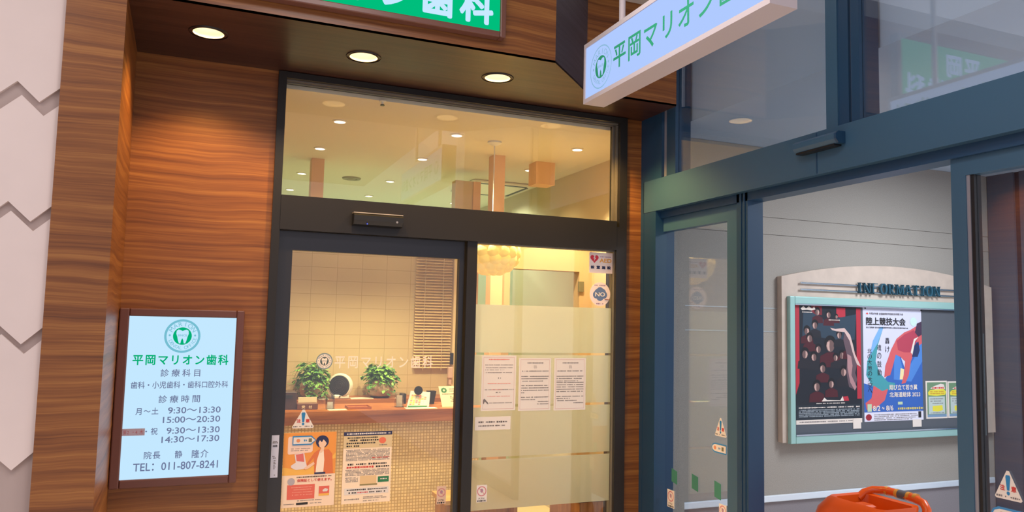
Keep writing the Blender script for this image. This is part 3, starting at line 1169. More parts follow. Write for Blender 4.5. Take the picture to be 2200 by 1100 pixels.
x0, x1 = aY(638, 875, 5.32).x, aY(683, 875, 5.32).x
z0_ = aY(660, 867, 5.32).z
t = thing('reception_sign_block', ((x0 + x1) / 2, 5.34, ZC), 'brown wooden reception sign block with pale characters on the counter', 'sign')
MB().cbox(x0, x1, 5.32, 5.39, ZC, z0_, 0.003).build('block', mat('walnut_block', (104, 62, 46), 0.5), t)
tm = MB()
put_text(tm, '受', boxF(648, 871, 655.5, 877.5, 5.32), PF(5.32), 0.0015, 0.02)
put_text(tm, '付', boxF(663, 871, 670.5, 877.5, 5.32), PF(5.32), 0.0015, 0.02)
tm.build('lettering', M_CREAM, t)
bx = boxF(640.5, 853, 680.5, 868, 5.41)
t = thing('note_card', ((bx[0] + bx[2]) / 2, 5.41, ZC), 'blank cream card standing behind the reception sign block', 'card')
MB().prism([(bx[0], ZC), (bx[2], ZC), (bx[2], bx[3]), (bx[0], bx[3])], PF(5.41), 0, 0.004).build('card', M_CREAM, t)
MB().box(bx[0], bx[2], 5.41, 5.46, ZC, ZC + 0.012).build('foot', M_DARKWOOD, t)


def acrylic(px0, px1, ptop, Y, label, white=True):
    x0, x1 = aY(px0, 865, Y).x, aY(px1, 865, Y).x
    zt_ = aY((px0 + px1) / 2, ptop, Y).z
    t = thing('acrylic_holder', ((x0 + x1) / 2, Y, ZC), label, 'holder')
    b = MB()
    b.box(x0, x1, Y, Y + 0.003, ZC + 0.004, zt_)
    b.box(x0, x1, Y + 0.05, Y + 0.053, ZC + 0.004, zt_ + 0.01)
    b.box(x0, x0 + 0.003, Y + 0.003, Y + 0.05, ZC + 0.004, zt_)
    b.box(x1 - 0.003, x1, Y + 0.003, Y + 0.05, ZC + 0.004, zt_)
    b.box(x0, x1, Y, Y + 0.053, ZC, ZC + 0.004)
    b.build('holder_wall', M_ACRYL, t)
    MB().box(x0 + 0.008, x1 - 0.008, Y + 0.02, Y + 0.024, ZC + 0.004, (ZC + zt_) / 2 if white else zt_ - 0.01).build('insert', M_WHITE if white else mat('frosty_insert', (214, 200, 186), 0.4), t)


acrylic(702, 719, 849, 5.32, 'clear acrylic holder with a small white insert beside the sign block')
acrylic(851, 868, 847, 5.34, 'clear acrylic holder filled with pale cards near the desk calendar', False)

bx0, bx1 = aY(706, 884, 5.25), aY(746, 884, 5.25)
o = MB().box(bx0.x, bx1.x, 5.24, 5.32, ZC, ZC + 0.0015).build('paper_sheet', M_PAPER)
tag(o, 'white paper lying flat on the counter in front of the acrylic holder', 'paper')
x0, x1 = aY(747, 880, 5.3).x, aY(797, 880, 5.3).x
t = thing('coin_tray', ((x0 + x1) / 2, 5.34, ZC), 'shallow reddish wooden tray on the middle of the counter', 'tray')
b = MB()
b.box(x0, x1, 5.28, 5.41, ZC, ZC + 0.006)
b.build('tray_bottom', M_COUNTER, t)
b = MB()
b.box(x0, x1, 5.28, 5.286, ZC + .006, ZC + 0.016)
b.box(x0, x1, 5.404, 5.41, ZC + .006, ZC + 0.016)
b.box(x0, x0 + .006, 5.286, 5.404, ZC + .006, ZC + 0.016)
b.box(x1 - .006, x1, 5.286, 5.404, ZC + .006, ZC + 0.016)
b.build('tray_rim', mat('reddish_wood', (168, 98, 62), 0.45), t)
x0, x1 = aY(752, 852, 5.77).x, aY(800, 852, 5.77).x
o = MB().box(x0, x1, 5.725, 5.82, ZL, ZL + 0.004).build('paper_stack', M_PAPER)
tag(o, 'white papers lying on the ledge beside the fan', 'paper')
x0, x1 = aY(684, 858, 5.75).x, aY(706, 858, 5.75).x
o = MB().box(x0, x1, 5.725, 5.8, ZL, ZL + 0.004).build('paper_stack', M_PAPER)
tag(o, 'white papers on the ledge between the plant and the fan', 'paper')

# desk calendar
YK = 5.32
bl_, br_ = aY(876, 876, YK), aY(919, 879, YK)
tl_, tr_ = aY(884, 843, YK + 0.05), aY(922, 845, YK + 0.05)
t = thing('desk_calendar', ((bl_.x + br_.x) / 2, YK + .04, ZC), 'desk calendar with pink and yellow columns and a black disc on top', 'calendar')


def cal(a, b_, off):
    """point on the slanted calendar face"""
    lo = bl_.lerp(br_, a)
    hi = tl_.lerp(tr_, a)
    lo.z = ZC + 0.002
    p_ = lo.lerp(hi, b_)
    return (p_.x, p_.y - off, p_.z + off * 0.4)


M_CALB = mat('calendar_grey_card', (170, 176, 190), 0.6)
b = MB()
b.loft([[cal(-.06, 0, 0), cal(1.06, 0, 0), cal(1.06, 1.1, 0), cal(-.06, 1.1, 0)],
        [tuple(Vector(cal(-.06, 0, 0)) + Vector((0, .004, 0))), tuple(Vector(cal(1.06, 0, 0)) + Vector((0, .004, 0))), tuple(Vector(cal(1.06, 1.1, 0)) + Vector((0, .004, 0))), tuple(Vector(cal(-.06, 1.1, 0)) + Vector((0, .004, 0)))]])
b.build('easel_front', M_CALB, t)
tp = [Vector(cal(-.06, 1.1, 0)), Vector(cal(1.06, 1.1, 0))]
b = MB()
b.add([tuple(tp[0]), tuple(tp[1]), (tp[1].x + .02, YK + .15, ZC), (tp[0].x + .02, YK + .15, ZC)], [(0, 1, 2, 3)])
b.build('easel_back', M_CALB, t)
MB().add([cal(0, .08, .001), cal(.93, .08, .001), cal(.93, .98, .001), cal(0, .98, .001)], [(0, 1, 2, 3)]).build('page', M_CREAM, t)
MB().add([cal(0, 0.0, .0012), cal(.95, 0.0, .0012), cal(.95, .09, .0012), cal(0, .09, .0012)], [(0, 1, 2, 3)]).build('green_band', M_GREENINK, t)
mp, my, mo = MB(), MB(), MB()
rng = random.Random(4)
for c_ in range(6):
    for r_ in range(6):
        a = 0.04 + c_ * 0.145
        bb = 0.14 + r_ * 0.125
        [mp, my, mo][(c_ + rng.randrange(2)) % 3].add([cal(a, bb, .0016), cal(a + .11, bb, .0016), cal(a + .11, bb + .09, .0016), cal(a, bb + .09, .0016)], [(0, 1, 2, 3)])
mp.build('date_cells', mat('cal_pink', (224, 124, 122), 0.7), t)
my.build('date_cells', mat('cal_yellow', (226, 186, 92), 0.7), t)
mo.build('date_cells', mat('cal_white', (240, 226, 206), 0.7), t)
q = aY(899, 839, YK + 0.02)
MB().lathe([(0.0, -0.006), (0.030, -0.006), (0.032, 0.0), (0.030, 0.005), (0.0, 0.006)], Matrix.Translation(q) @ Matrix.Rotation(PI / 2, 4, 'X'), 32).build('black_disc', M_BLACK, t, True)
x0, x1 = aY(872, 882, 5.25).x, aY(938, 882, 5.25).x
o = MB().box(x0, x1, 5.23, 5.31, ZC, ZC + 0.0015).build('paper_sheet', mat('pale_green_paper', (226, 232, 206), 0.8))
tag(o, 'pale green paper lying on the counter under the desk calendar', 'paper')
x0, x1 = aY(920, 868, 5.49).x, aY(934, 868, 5.49).x
o = MB().loft([[(x0, 5.48, ZC), (x1 - .01, 5.48, ZC), (x1 - .01, 5.54, ZC), (x0, 5.54, ZC)], [(x0, 5.49, ZC + .095), (x1 + .01, 5.49, ZC + .095), (x1 + .01, 5.55, ZC + .095), (x0, 5.55, ZC + .095)]]).build('pen_stand', M_BLACK)
tag(o, 'black pen stand on the counter behind the desk calendar', 'stand')
x0, x1 = aY(869, 868, 5.44).x, aY(880, 868, 5.44).x
o = MB().cbox(x0, x1, 5.54, 5.60, ZC, ZC + 0.075, 0.003).build('card_case', M_BLACK)
tag(o, 'black case on the counter between the acrylic holder and calendar', 'case')

# cream stand-up notice
YQ = 5.32
P4 = [aY(942, 830, YQ + .03), aY(992, 829, YQ + .03), aY(998, 877, YQ), aY(950, 876, YQ)]
t = thing('counter_notice', (P4[3].x, YQ, ZC), 'cream stand-up notice with a green logo at the far counter end', 'notice')
P4[2].z = P4[3].z = ZC


def nq(a, b_, off):
    lo = P4[3].lerp(P4[2], a)
    hi = P4[0].lerp(P4[1], a)
    p_ = lo.lerp(hi, b_)
    return (p_.x, p_.y - off, p_.z)


MB().loft([[nq(0, 0, 0), nq(1, 0, 0), nq(1, 1, 0), nq(0, 1, 0)], [nq(0, 0, -.003), nq(1, 0, -.003), nq(1, 1, -.003), nq(0, 1, -.003)]]).build('sheet', M_CREAM, t)
lo = MB()
ring_flat(lo, .2, .8, .05, .13, lambda u, v, w: nq(u, v * 1.0, w), .001, 8)
lo.build('logo', M_GREENINK, t)
ln = MB()
rng = random.Random(9)
for b0 in (.86, .76, .62, .5, .42, .34, .26):
    dashes(ln, (.42 if b0 > .7 or b0 < .6 else .1, b0, .95, b0), lambda u, v, w: nq(u, v, w), .001, .05, rng)
ln.build('printed_lines', M_GREYINK, t)

# low furniture behind the doors
t = thing('wooden_stool', (1.55, 4.86, 0), 'low light wooden stool with dark end panels behind the sliding door', 'stool')
zt_ = aY(968, 1074, 4.72).z
xs0 = aY(951, 1076, 4.72).x
MB().box(xs0 + .01, 2.02, 4.70, 5.0, zt_ - 0.028, zt_).build('seat', M_LIGHTWOOD, t, bevel=0.003)
MB().box(xs0 + .03, xs0 + .055, 4.72, 4.98, 0, zt_ - 0.028).build('leg', M_PANELWOOD, t)
MB().box(1.975, 2.0, 4.72, 4.98, 0, zt_ - 0.028).build('leg', M_PANELWOOD, t)
MB().box(xs0 + .055, 1.975, 4.83, 4.85, 0.15, zt_ - 0.028).build('brace', M_PANELWOOD, t)
t = thing('shoe_cabinet', (2.62, 4.75, 0), 'low wooden shoe cabinet with upright grain at the foot of the fixed pane', 'cabinet')
zt_ = aY(1290, 1083, 4.5).z + .02
xl_ = aY(1245, 1090, 4.5).x
MB().box(xl_, 2.86, 4.50, 4.95, 0, zt_).build('body', M_PANELWOOD, t)
MB().box(xl_ - .01, 2.865, 4.49, 4.96, zt_, zt_ + .02).build('top', M_DARKWOOD, t)
t = thing('shoulder_bag', (2.45, 4.55, zt_ + .02), 'dark brown bag blurred behind the lowest frosted band', 'bag')
MB().loft([[(2.36, 4.52, zt_ + .02), (2.62, 4.52, zt_ + .02), (2.62, 4.66, zt_ + .02), (2.36, 4.66, zt_ + .02)],
           [(2.35, 4.50, zt_ + .09), (2.63, 4.50, zt_ + .09), (2.63, 4.68, zt_ + .09), (2.35, 4.68, zt_ + .09)],
           [(2.40, 4.56, zt_ + .17), (2.58, 4.56, zt_ + .17), (2.58, 4.62, zt_ + .17), (2.40, 4.62, zt_ + .17)]]).build('pouch', mat('brown_leather', (84, 50, 40), 0.6), t, bevel=0.012)
MB().tube([(2.43, 4.59, zt_ + .165), (2.44, 4.59, zt_ + .21), (2.49, 4.59, zt_ + .235), (2.54, 4.59, zt_ + .21), (2.55, 4.59, zt_ + .165)], 0.006, 8).build('strap', mat('brown_leather', (84, 50, 40), 0.6), t, True)
t = thing('waiting_bench', (2.1, 5.15, 0), 'pale wooden waiting bench inside the clinic below the frosted glass', 'bench')
MB().box(2.05, 2.80, 5.02, 5.30, 0.50, 0.54).build('seat', M_LIGHTWOOD, t, bevel=0.004)
for x in (2.08, 2.74):
    MB().box(x, x + .03, 5.04, 5.28, 0, 0.50).build('leg', M_LIGHTWOOD, t)

# ------------------------------------------------------------------ SIGNS
M_PANEL = emis('sign_panel_glow', (196, 232, 255), 1.0)
M_SGREEN = emis('sign_green_glow', (0, 176, 118), 1.0)
M_SINK = mat('sign_ink', (74, 84, 112), 0.7, emit=(92, 110, 150), strength=0.75)
M_SRING = emis('sign_ring_glow', (120, 194, 214), 0.95)
YS = 4.135
sb = thing('opening_hours_sign', (-0.07, 4.2, 0.757), 'backlit clinic board with green title and opening hours on the wood wall', 'sign')
X0, X1, Z0, Z1 = -0.357, 0.214, 0.756, 1.617
bxp = boxF(263, 677, 502, 1025, YS)
PX0, PX1 = -0.313, 0.176
PZ0, PZ1 = 0.797, 1.578
fr = MB()
fr.box(X0, PX0, YS - .012, YW - .001, Z0, Z1)
fr.box(PX1, X1, YS - .012, YW - .001, Z0, Z1)
fr.box(PX0, PX1, YS - .012, YW - .001, PZ1, Z1)
fr.box(PX0, PX1, YS - .012, YW - .001, Z0, PZ0)
fr.build('frame', M_SIGNFRAME, sb, bevel=0.006)
sb = MB().box(PX0, PX1, YS, YW - .01, PZ0, PZ1).build('panel', M_PANEL, sb)
fp = PF(YS)
c_ = aY(392, 722, YS)
rr = (aY(431, 722, YS).x - aY(353, 722, YS).x) / 2
emblem(sb, c_.x, c_.z, rr, fp, 0.001, M_SRING, M_SGREEN, M_PANEL, M_SRING)
tm = MB()
spaced(tm, '平岡マリオン歯科', boxF(284, 762, 491, 784, YS), fp, 0.001, 0.024)
tm.build('title_lettering', M_SGREEN, sb)
tm = MB()
for s_, x0, y0, x1, y1 in (('診療科目', 344.5, 793, 433, 809), ('診療時間', 340, 849, 431, 865), ('月～土', 291, 876, 341, 891),
                           ('院長', 308, 970, 345, 986), ('静', 375, 968, 392, 984), ('隆介', 411, 966, 448, 983), ('祝', 323.6, 919, 339, 934)):
    spaced(MB(), s_, boxF(x0, y0, x1, y1, YS), fp, 0.001, 0.012, fill=0.8 if len(s_) == 4 else 0.92).build('lettering', M_SINK, sb)
put_text(MB(), '歯科・小児歯科・歯科口腔外科', boxF(281, 819, 490, 834, YS), fp, 0.001, 0.012).build('lettering', M_SINK, sb)
for s_, x0, y0, x1, y1 in (('9:30～13:30', 361, 874, 474, 887.5), ('15:00～20:30', 350, 894, 473, 907.5),
                           ('9:30～13:30', 358, 917, 472, 930.5), ('14:30～17:30', 347, 936, 471, 949.5), ('TEL：011-807-8241', 286, 992, 468, 1009)):
    put_text(MB(), s_, boxF(x0, y0, x1, y1, YS), fp, 0.001, 0.012).build('lettering', M_SINK, sb)
q = aY(314, 927, YS)
tm.flat(circle(q.x, q.z, .004, 10), fp, .001)
tm.build('dot', M_SINK, sb)
bx = boxF(260, 921, 311, 936, YS)
MB().prism([(bx[0], bx[1]), (bx[2], bx[1]), (bx[2], bx[3]), (bx[0], bx[3])], fp, 0, .0015).build('correction_tape', mat('tape_mauve', (150, 132, 140), 0.7, emit=(150, 132, 150), strength=0.35), sb)
tm = MB()
spaced(tm, '第2・4木', (bx[0] + .008, bx[1] + .006, bx[2] - .006, bx[3] - .006), fp, .0019, 0.0)
tm.build('tape_lettering', mat('faded_red_ink', (176, 96, 104), 0.7), sb)

# green sign on the bulkhead
YG = 3.385
gs = thing('green_clinic_sign', (0.66, 3.43, 2.97), 'large green backlit sign with white characters on the wood bulkhead', 'sign')
GX0, GX1, GZ0, GZ1 = 0.03, 1.285, 3.003, 3.415
fr = MB()
fr.box(GX0 - .03, GX0, YG - .012, YB - .001, GZ0 - .03, GZ1 + .03)
fr.box(GX1, GX1 + .03, YG - .012, YB - .001, GZ0 - .03, GZ1 + .03)
fr.box(GX0, GX1, YG - .012, YB - .001, GZ1, GZ1 + .03)
fr.box(GX0, GX1, YG - .012, YB - .001, GZ0 - .03, GZ0)
fr.build('frame', mat('sign_frame_walnut', (112, 72, 60), 0.35), gs, bevel=0.005)
gs = MB().box(GX0, GX1, YG, YB - .01, GZ0, GZ1).build('panel', emis('green_sign_glow', (0, 172, 112), 1.25), gs)
tm = MB()
fg = PF(YG)
spaced(tm, '平岡', (0.56, 3.225, 0.89, 3.375), fg, .002, 0.035, fill=0.92)
spaced(tm, 'マリオン歯科', (0.095, 3.03, 1.25, 3.20), fg, .002, 0.035, fill=0.88)
tm.build('lettering', emis('sign_letter_glow', (178, 208, 255), 1.3), gs)

# hanging sign
XS0, XS1, YS0, YS1, ZS0, ZS1 = 1.605, 1.715, 1.845, 3.105, 2.61, 2.893
hs = thing('hanging_sign', (1.66, 2.475, 2.61), 'white projecting light box sign with green characters hung on rods', 'sign')
b = MB()
b.box(XS0 + .012, XS1 - .012, YS0, YS1, ZS0 + .03, ZS1 - .03)
b.box(XS0, XS1, YS0, YS1, ZS0, ZS0 + .02)
b.box(XS0, XS1, YS0, YS1, ZS1 - .02, ZS1)
b.box(XS0, XS1, YS0, YS0 + .014, ZS0 + .02, ZS1 - .02)
b.box(XS0, XS1, YS1 - .014, YS1, ZS0 + .02, ZS1 - .02)
b.build('case', M_SIGNWHITE, hs)
M_HPANEL = emis('hanging_panel_glow', (176, 202, 255), 1.0)
MB().box(XS0 + .005, XS0 + .0118, YS0 + .014, YS1 - .014, ZS0 + .02, ZS1 - .02).build('face_panel', M_HPANEL, hs)
MB().box(XS1 - .0118, XS1 - .005, YS0 + .014, YS1 - .014, ZS0 + .02, ZS1 - .02).build('face_panel', M_HPANEL, hs)
fx = PX(XS0 + .005)
M_HGREEN = mat('sign_green_film', (30, 130, 96), 0.6, emit=(30, 140, 100), strength=0.42)
q = aX(1289, 143, XS0)
emblem(hs, -q.y, q.z, 0.098, fx, .001, mat('emblem_grey_blue', (110, 150, 176), 0.6, emit=(110, 160, 186), strength=.7), M_HGREEN, M_HPANEL, mat('emblem_grey_blue', (110, 150, 176), 0.6), True)
HZ0, HZ1 = aX(1329, 143, XS0).z, aX(1329, 90, XS0).z
ya_ = aX(1315, 120, XS0).y
yb_ = aX(1376, 90, XS0).y
pitch = (ya_ - yb_) / 1.93
tm = MB()
n_ = 8
spaced(tm, '平岡マリオン歯科', (-ya_, HZ0, -ya_ + min(pitch * 8, ya_ - YS0 - .03), HZ1), fx, .001, 0.014, fill=0.93)
tm.build('lettering', M_HGREEN, hs)
tm = MB()
fxr = lambda u, v, w: (XS1 - .005 + w, u, v)
spaced(tm, '平岡マリオン歯科', (YS0 + .24, 2.665, YS1 - .04, 2.842), fxr, .001, 0.014, fill=0.93)
tm.build('lettering', M_HGREEN, hs)
for y in (2.85, 2.15):
    MB().tube([(1.66, y, ZS1), (1.66, y, 3.92)], 0.014, 14).build('hanging_rod', M_SIGNWHITE, hs, True)
    MB().lathe([(0.04, 3.905), (0.04, 3.92)], Matrix.Translation((1.66, y, 0)), 20).build('rod_flange', M_SIGNWHITE, hs)

# ------------------------------------------------------------------ door sensors
bx = boxF(759, 458, 867, 485, 4.12)
t = thing('door_sensor', ((bx[0] + bx[2]) / 2, 4.165, bx[1]), 'black automatic door sensor bar on the dark clinic header', 'sensor')
zA, zB = aY(813, 460, 4.10).z, aY(813, 484, 4.10).z
x0, x1 = aY(760, 470, 4.11).x, aY(866, 476, 4.11).x
prof = [(4.164, zA), (4.115, zA), (4.098, zA - .012), (4.098, zB + .022), (4.112, zB), (4.164, zB - .004)]
MB().loft([[(x, y, z) for y, z in prof] for x in (x0, x1)]).build('housing', M_BLACK, t)
MB().box(x0, x1, 4.110, 4.163, zA, zA + .005).build('top_cap', mat('sensor_cap_grey', (190, 176, 160), 0.35, metal=0.5), t)
MB().add([(x0 + .004, 4.0975, zB + .022), (x1 - .004, 4.0975, zB + .022), (x1 - .004, 4.1110, zB + .001), (x0 + .004, 4.1110, zB + .001)], [(0, 1, 2, 3)]).build('lens_window', mat('sensor_lens', (20, 22, 30), 0.1), t)
q = aY(789, 481, 4.10)
MB().lathe([(.003, 0), (.003, .003)], Matrix.Translation((q.x, 4.100, q.z)) @ Matrix.Rotation(PI / 2, 4, 'X'), 10).build('indicator', emis('blue_led', (90, 110, 255), 1.5), t)
q = aY(853, 478, 4.10)
MB().lathe([(.006, 0), (.006, .002)], Matrix.Translation((q.x, 4.098, q.z)) @ Matrix.Rotation(PI / 2, 4, 'X'), 12).build('badge', M_ALU, t)

yA, yB = aX(1708, 318, 2.56).y, aX(1797, 292, 2.56).y
zA = aX(1795, 282, 2.56).z
zB = aX(1790, 309, 2.56).z
t = thing('entrance_sensor', (2.58, (yA + yB) / 2, zB), 'teal automatic door sensor bar on the teal entrance header', 'sensor')
prof = [(2.5995, zA), (2.56, zA), (2.545, zA - .012), (2.545, zB + .018), (2.56, zB), (2.5995, zB)]
MB().loft([[(x, y, z) for x, z in prof] for y in (yB, yA)]).build('housing', M_TEAL, t)
MB().loft([[(x, y, z) for x, z in prof] for y in (yB - .012, yB)]).build('end_cap', M_TEALD, t)
MB().box(2.556, 2.598, yB + .01, yA - .01, zB - .008, zB).build('lens_window', M_BLACK, t)

# ------------------------------------------------------------------ STICKERS AND NOTICES ON THE CLINIC GLASS
YD = 4.236
fd = PF(YD)
M_VINYL = mat('white_vinyl', (246, 226, 206), 0.6)
t = thing('door_lettering', (aY(800, 790, YD).x, YD, aY(800, 795, YD).z), 'white vinyl clinic name and tooth emblem on the sliding door glass', 'lettering')
q = aY(697, 776, YD)
emblem(t, q.x, q.z, .044, fd, .0005, mat('vinyl_grey_blue', (120, 140, 146), 0.6), mat('vinyl_dark', (74, 90, 92), 0.6), M_VINYL, mat('vinyl_grey_blue', (120, 140, 146), 0.6))
MB().flat(circle(q.x, q.z, .040, 36), fd, .0002).build('emblem_ground', M_VINYL, t)
tm = MB()
spaced(tm, '平岡マリオン歯科', boxF(718, 764, 930, 791, YD), fd, .0005, 0.012, fill=0.88)
tm.build('lettering', M_VINYL, t)


def triangle(fn, box, w, label, cat='sticker'):
    u0, v0, u1, v1 = box
    t = thing('warning_sticker', fn((u0 + u1) / 2, v0, 0), label, cat, 'triangular caution stickers')
    um = (u0 + u1) / 2
    c = (u1 - u0) * .05
    pts = [(u0 + c, v0), (u1 - c, v0), (u1, v0 + c * 1.2), (um + c * .9, v1), (um - c * .9, v1), (u0, v0 + c * 1.2)]
    MB().prism(pts, fn, w, w + .0006).build('sheet', M_PAPER, t)
    A = Art(t, fn, box, w + .0006)
    A.poly('exclamation_bar', [(.455, .32), (.545, .32), (.59, .78), (.565, .85), (.435, .85), (.41, .78)], M_BLUEINK)
    A.poly('exclamation_dot', [(.5 + .06 * math.cos(k * PI / 6), .225 + .07 * math.sin(k * PI / 6)) for k in range(12)], M_BLUEINK)
    A.text('lettering', [('注', .20, .30, .39, .50), ('意', .61, .30, .80, .50)], M_REDINK, bold=.03)
    A.lines('printed_line', [(.06, .42, .10), (.58, .94, .10)], M_GREYINK, h=.07)
    return t


triangle(fd, boxF(628, 880, 675, 920, YD), .0, 'triangular white caution sticker with a blue exclamation mark above the orange poster')


def no_hands(fn, box, w, label, ground):
    t = sheet('door_sticker', fn, box, ground, label, 'sticker', 'small round-symbol door stickers', th=.0006)
    A = Art(t, fn, box, .0006)
    u0, v0, u1, v1 = box
    cx, cy = (u0 + u1) / 2, v0 + (v1 - v0) * .64
    R0 = min((u1 - u0) * .44, (v1 - v0) * .30)
    ring_flat(MB(), cx, cy, R0 * .80, R0, fn, .001).build('ban_ring', M_PINK, t)
    s_ = R0 * .62
    MB().flat([(cx - s_ - .0015, cy + s_), (cx - s_ + .002, cy + s_ + .001), (cx + s_ + .0015, cy - s_), (cx + s_ - .002, cy - s_ - .001)], fn, .001).build('ban_bar', M_PINK, t)
    MB().flat(circle(cx, cy + R0 * .1, R0 * .32, 14, R0 * .4), fn, .0008).build('hand_symbol', mat('mauve_ink', (160, 128, 150), 0.7), t)
    A.text('lettering', [('ドアに', .22, .17, .78, .27)], M_INK, bold=.02)
    A.lines('printed_line', [(.10, .90, .08)], M_INK, h=.10)
    return t


M_CLEARPINK = mat('pale_pink_sticker', (220, 186, 160), 0.6)
no_hands(fd, boxF(938, 1044, 958, 1083, YD), 0, 'small pinkish ban-symbol sticker on the sliding door beside the mosaic', M_CLEARPINK)
fpn = PF(YP)
no_hands(fpn, boxF(1023.5, 1042, 1046, 1079, YP), 0, 'small white ban-symbol sticker on the lowest frosted band', M_PAPER)


def arrow(fn, box, label, flip=False):
    u0, v0, u1, v1 = box
    tt = thing('arrow_sticker', fn((u0 + u1) / 2, v0, 0), label, 'sticker', 'blue-edged arrow stickers')
    h = v1 - v0
    k = h * .5
    if not flip:
        o1 = [(u0, v0), (u1 - k, v0), (u1, (v0 + v1) / 2), (u1 - k, v1), (u0, v1)]
    else:
        o1 = [(u0 + k, v0), (u1, v0), (u1, v1), (u0 + k, v1), (u0 + k * .25, v1 - h * .2), (u0, (v0 + v1) / 2), (u0 + k * .25, v0 + h * .2)]
    cu, cv = (u0 + u1) / 2, (v0 + v1) / 2
    MB().prism(o1, fn, .0, .0006).build('border', mat('arrow_blue', (58, 132, 186), 0.6), tt)
    o2 = [(cu + (u - cu) * .92, cv + (v - cv) * .72) for u, v in o1]
    MB().flat(o2, fn, .001).build('ground', M_PAPER, tt)
    L_ = u1 - u0
    MB().flat(circle(u0 + L_ * .24, cv, h * .2, 14), fn, .0014).build('symbol', mat('sticker_orange', (222, 140, 96), 0.7), tt)
    mm = MB()
    dashes(mm, (u0 + L_ * .36, cv, u0 + L_ * .60, cv), fn, .0014, h * .22, random.Random(2))
    mm.build('printed_line', M_BLUEINK, tt)
    MB().flat([(u0 + L_ * .68, cv - h * .2), (u0 + L_ * .82, cv - h * .2), (u0 + L_ * .82, cv + h * .2), (u0 + L_ * .68, cv + h * .2)], fn, .0014).build('symbol', mat('sticker_olive', (116, 112, 84), 0.7), tt)
    return tt


# posters on the sliding door
PB = boxF(607, 929, 720, 1088, YD)
M_ORANGE = mat('poster_orange', (232, 150, 70), 0.7)
M_PCREAM = mat('poster_cream', (244, 214, 186), 0.7)
M_RUST = mat('poster_rust', (216, 116, 70), 0.7)
t = sheet('orange_poster', PF(YD), PB, M_PCREAM, 'orange insurance-card poster with a short-haired person drawn on it, on the door', 'poster')
A = Art(t, fd, PB, .0012)
A.rect('orange_field', .0, .43, 1, 1, M_ORANGE)
A.poly('yellow_glow', [(.0, .43), (.0, .54), (.3, .50), (.62, .56), (1, .64), (1, .72), (.93, .66), (.90, .43)], mat('poster_yellow', (240, 180, 84), 0.7), 1.3)
A.poly('speech_bubble', [(.08, .73), (.10, .71), (.52, .73), (.55, .75), (.55, .93), (.53, .95), (.10, .95), (.08, .93)], mat('poster_bubble', (240, 206, 186), 0.7), 2)
A.lines('bubble_print', [(.14, .50, .785), (.14, .46, .76)], M_GREYINK, 3, .012)
A.poly('jacket', [(.60, .43), (.58, .66), (.44, .53), (.44, .49), (.40, .50), (.42, .55), (.58, .72), (.66, .76), (.86, .76), (.93, .70), (.96, .43)], M_RUST, 3)
A.poly('shirt', [(.62, .44), (.64, .62), (.69, .75), (.76, .76), (.78, .62), (.77, .44)], mat('poster_shirt', (246, 226, 204), 0.7), 4)
A.rect('belt', .60, .43, .81, .455, M_NAVYINK, 5)
A.poly('hair', [(.73 + .125 * math.cos(k * PI / 10), .87 + .085 * math.sin(k * PI / 10)) for k in range(20)], M_NAVYINK, 5)
A.poly('face', [(.655, .85), (.68, .89), (.72, .86), (.75, .90), (.79, .87), (.815, .845), (.79, .81), (.75, .785), (.715, .78), (.68, .80)], M_SKIN, 6)
A.poly('hand', [(.69, .72), (.70, .77), (.74, .80), (.77, .80), (.77, .76), (.72, .72)], M_SKIN, 7)
A.poly('card_reader', [(.16, .53), (.15, .56), (.24, .60), (.21, .71), (.39, .73), (.43, .60), (.46, .53), (.40, .51), (.25, .50)], mat('poster_device', (228, 214, 212), 0.7), 4)
A.poly('reader_screen', [(.255, .62), (.235, .705), (.375, .72), (.40, .605)], mat('poster_pinkred', (216, 110, 104), 0.7), 5)
A.poly('pointing_hand', [(.40, .52), (.46, .55), (.58, .60), (.60, .57), (.48, .51), (.42, .50)], M_SKIN, 5)
A.text('headline', [('保険証として使えます。', .28, .335, .94, .375)], M_REDINK, 3, .02)
A.lines('small_print', [(.27, .93, .40)], M_INK, 3, .017)
A.poly('round_badge', [(.17 + .07 * math.cos(k * PI / 8), .345 + .05 * math.sin(k * PI / 8)) for k in range(16)], mat('poster_greybadge', (178, 168, 172), 0.7), 3)
A.rect('red_box', .10, .105, .62, .30, mat('poster_red', (222, 104, 88), 0.7), 2)
A.lines('red_box_print', [(.18, .58, .265), (.22, .55, .235), (.20, .58, .20), (.20, .58, .165)], mat('poster_pale_red', (236, 160, 140), 0.7), 3, .012)
A.rect('card_picture', .70, .155, .90, .265, mat('poster_red', (222, 104, 88), 0.7), 2)
A.rect('card_band', .70, .135, .90, .165, mat('poster_yellow', (240, 180, 84), 0.7), 2.5)
A.poly('card_blob', [(.78, .19), (.86, .19), (.88, .22), (.82, .235), (.77, .21)], M_PAPER, 3)
A.rect('black_pill', .28, .03, .50, .06, M_INK, 2)
A.lines('foot_print', [(.05, .24, .045), (.30, .78, .085), (.54, .76, .045)], M_GREYINK, 2, .012)

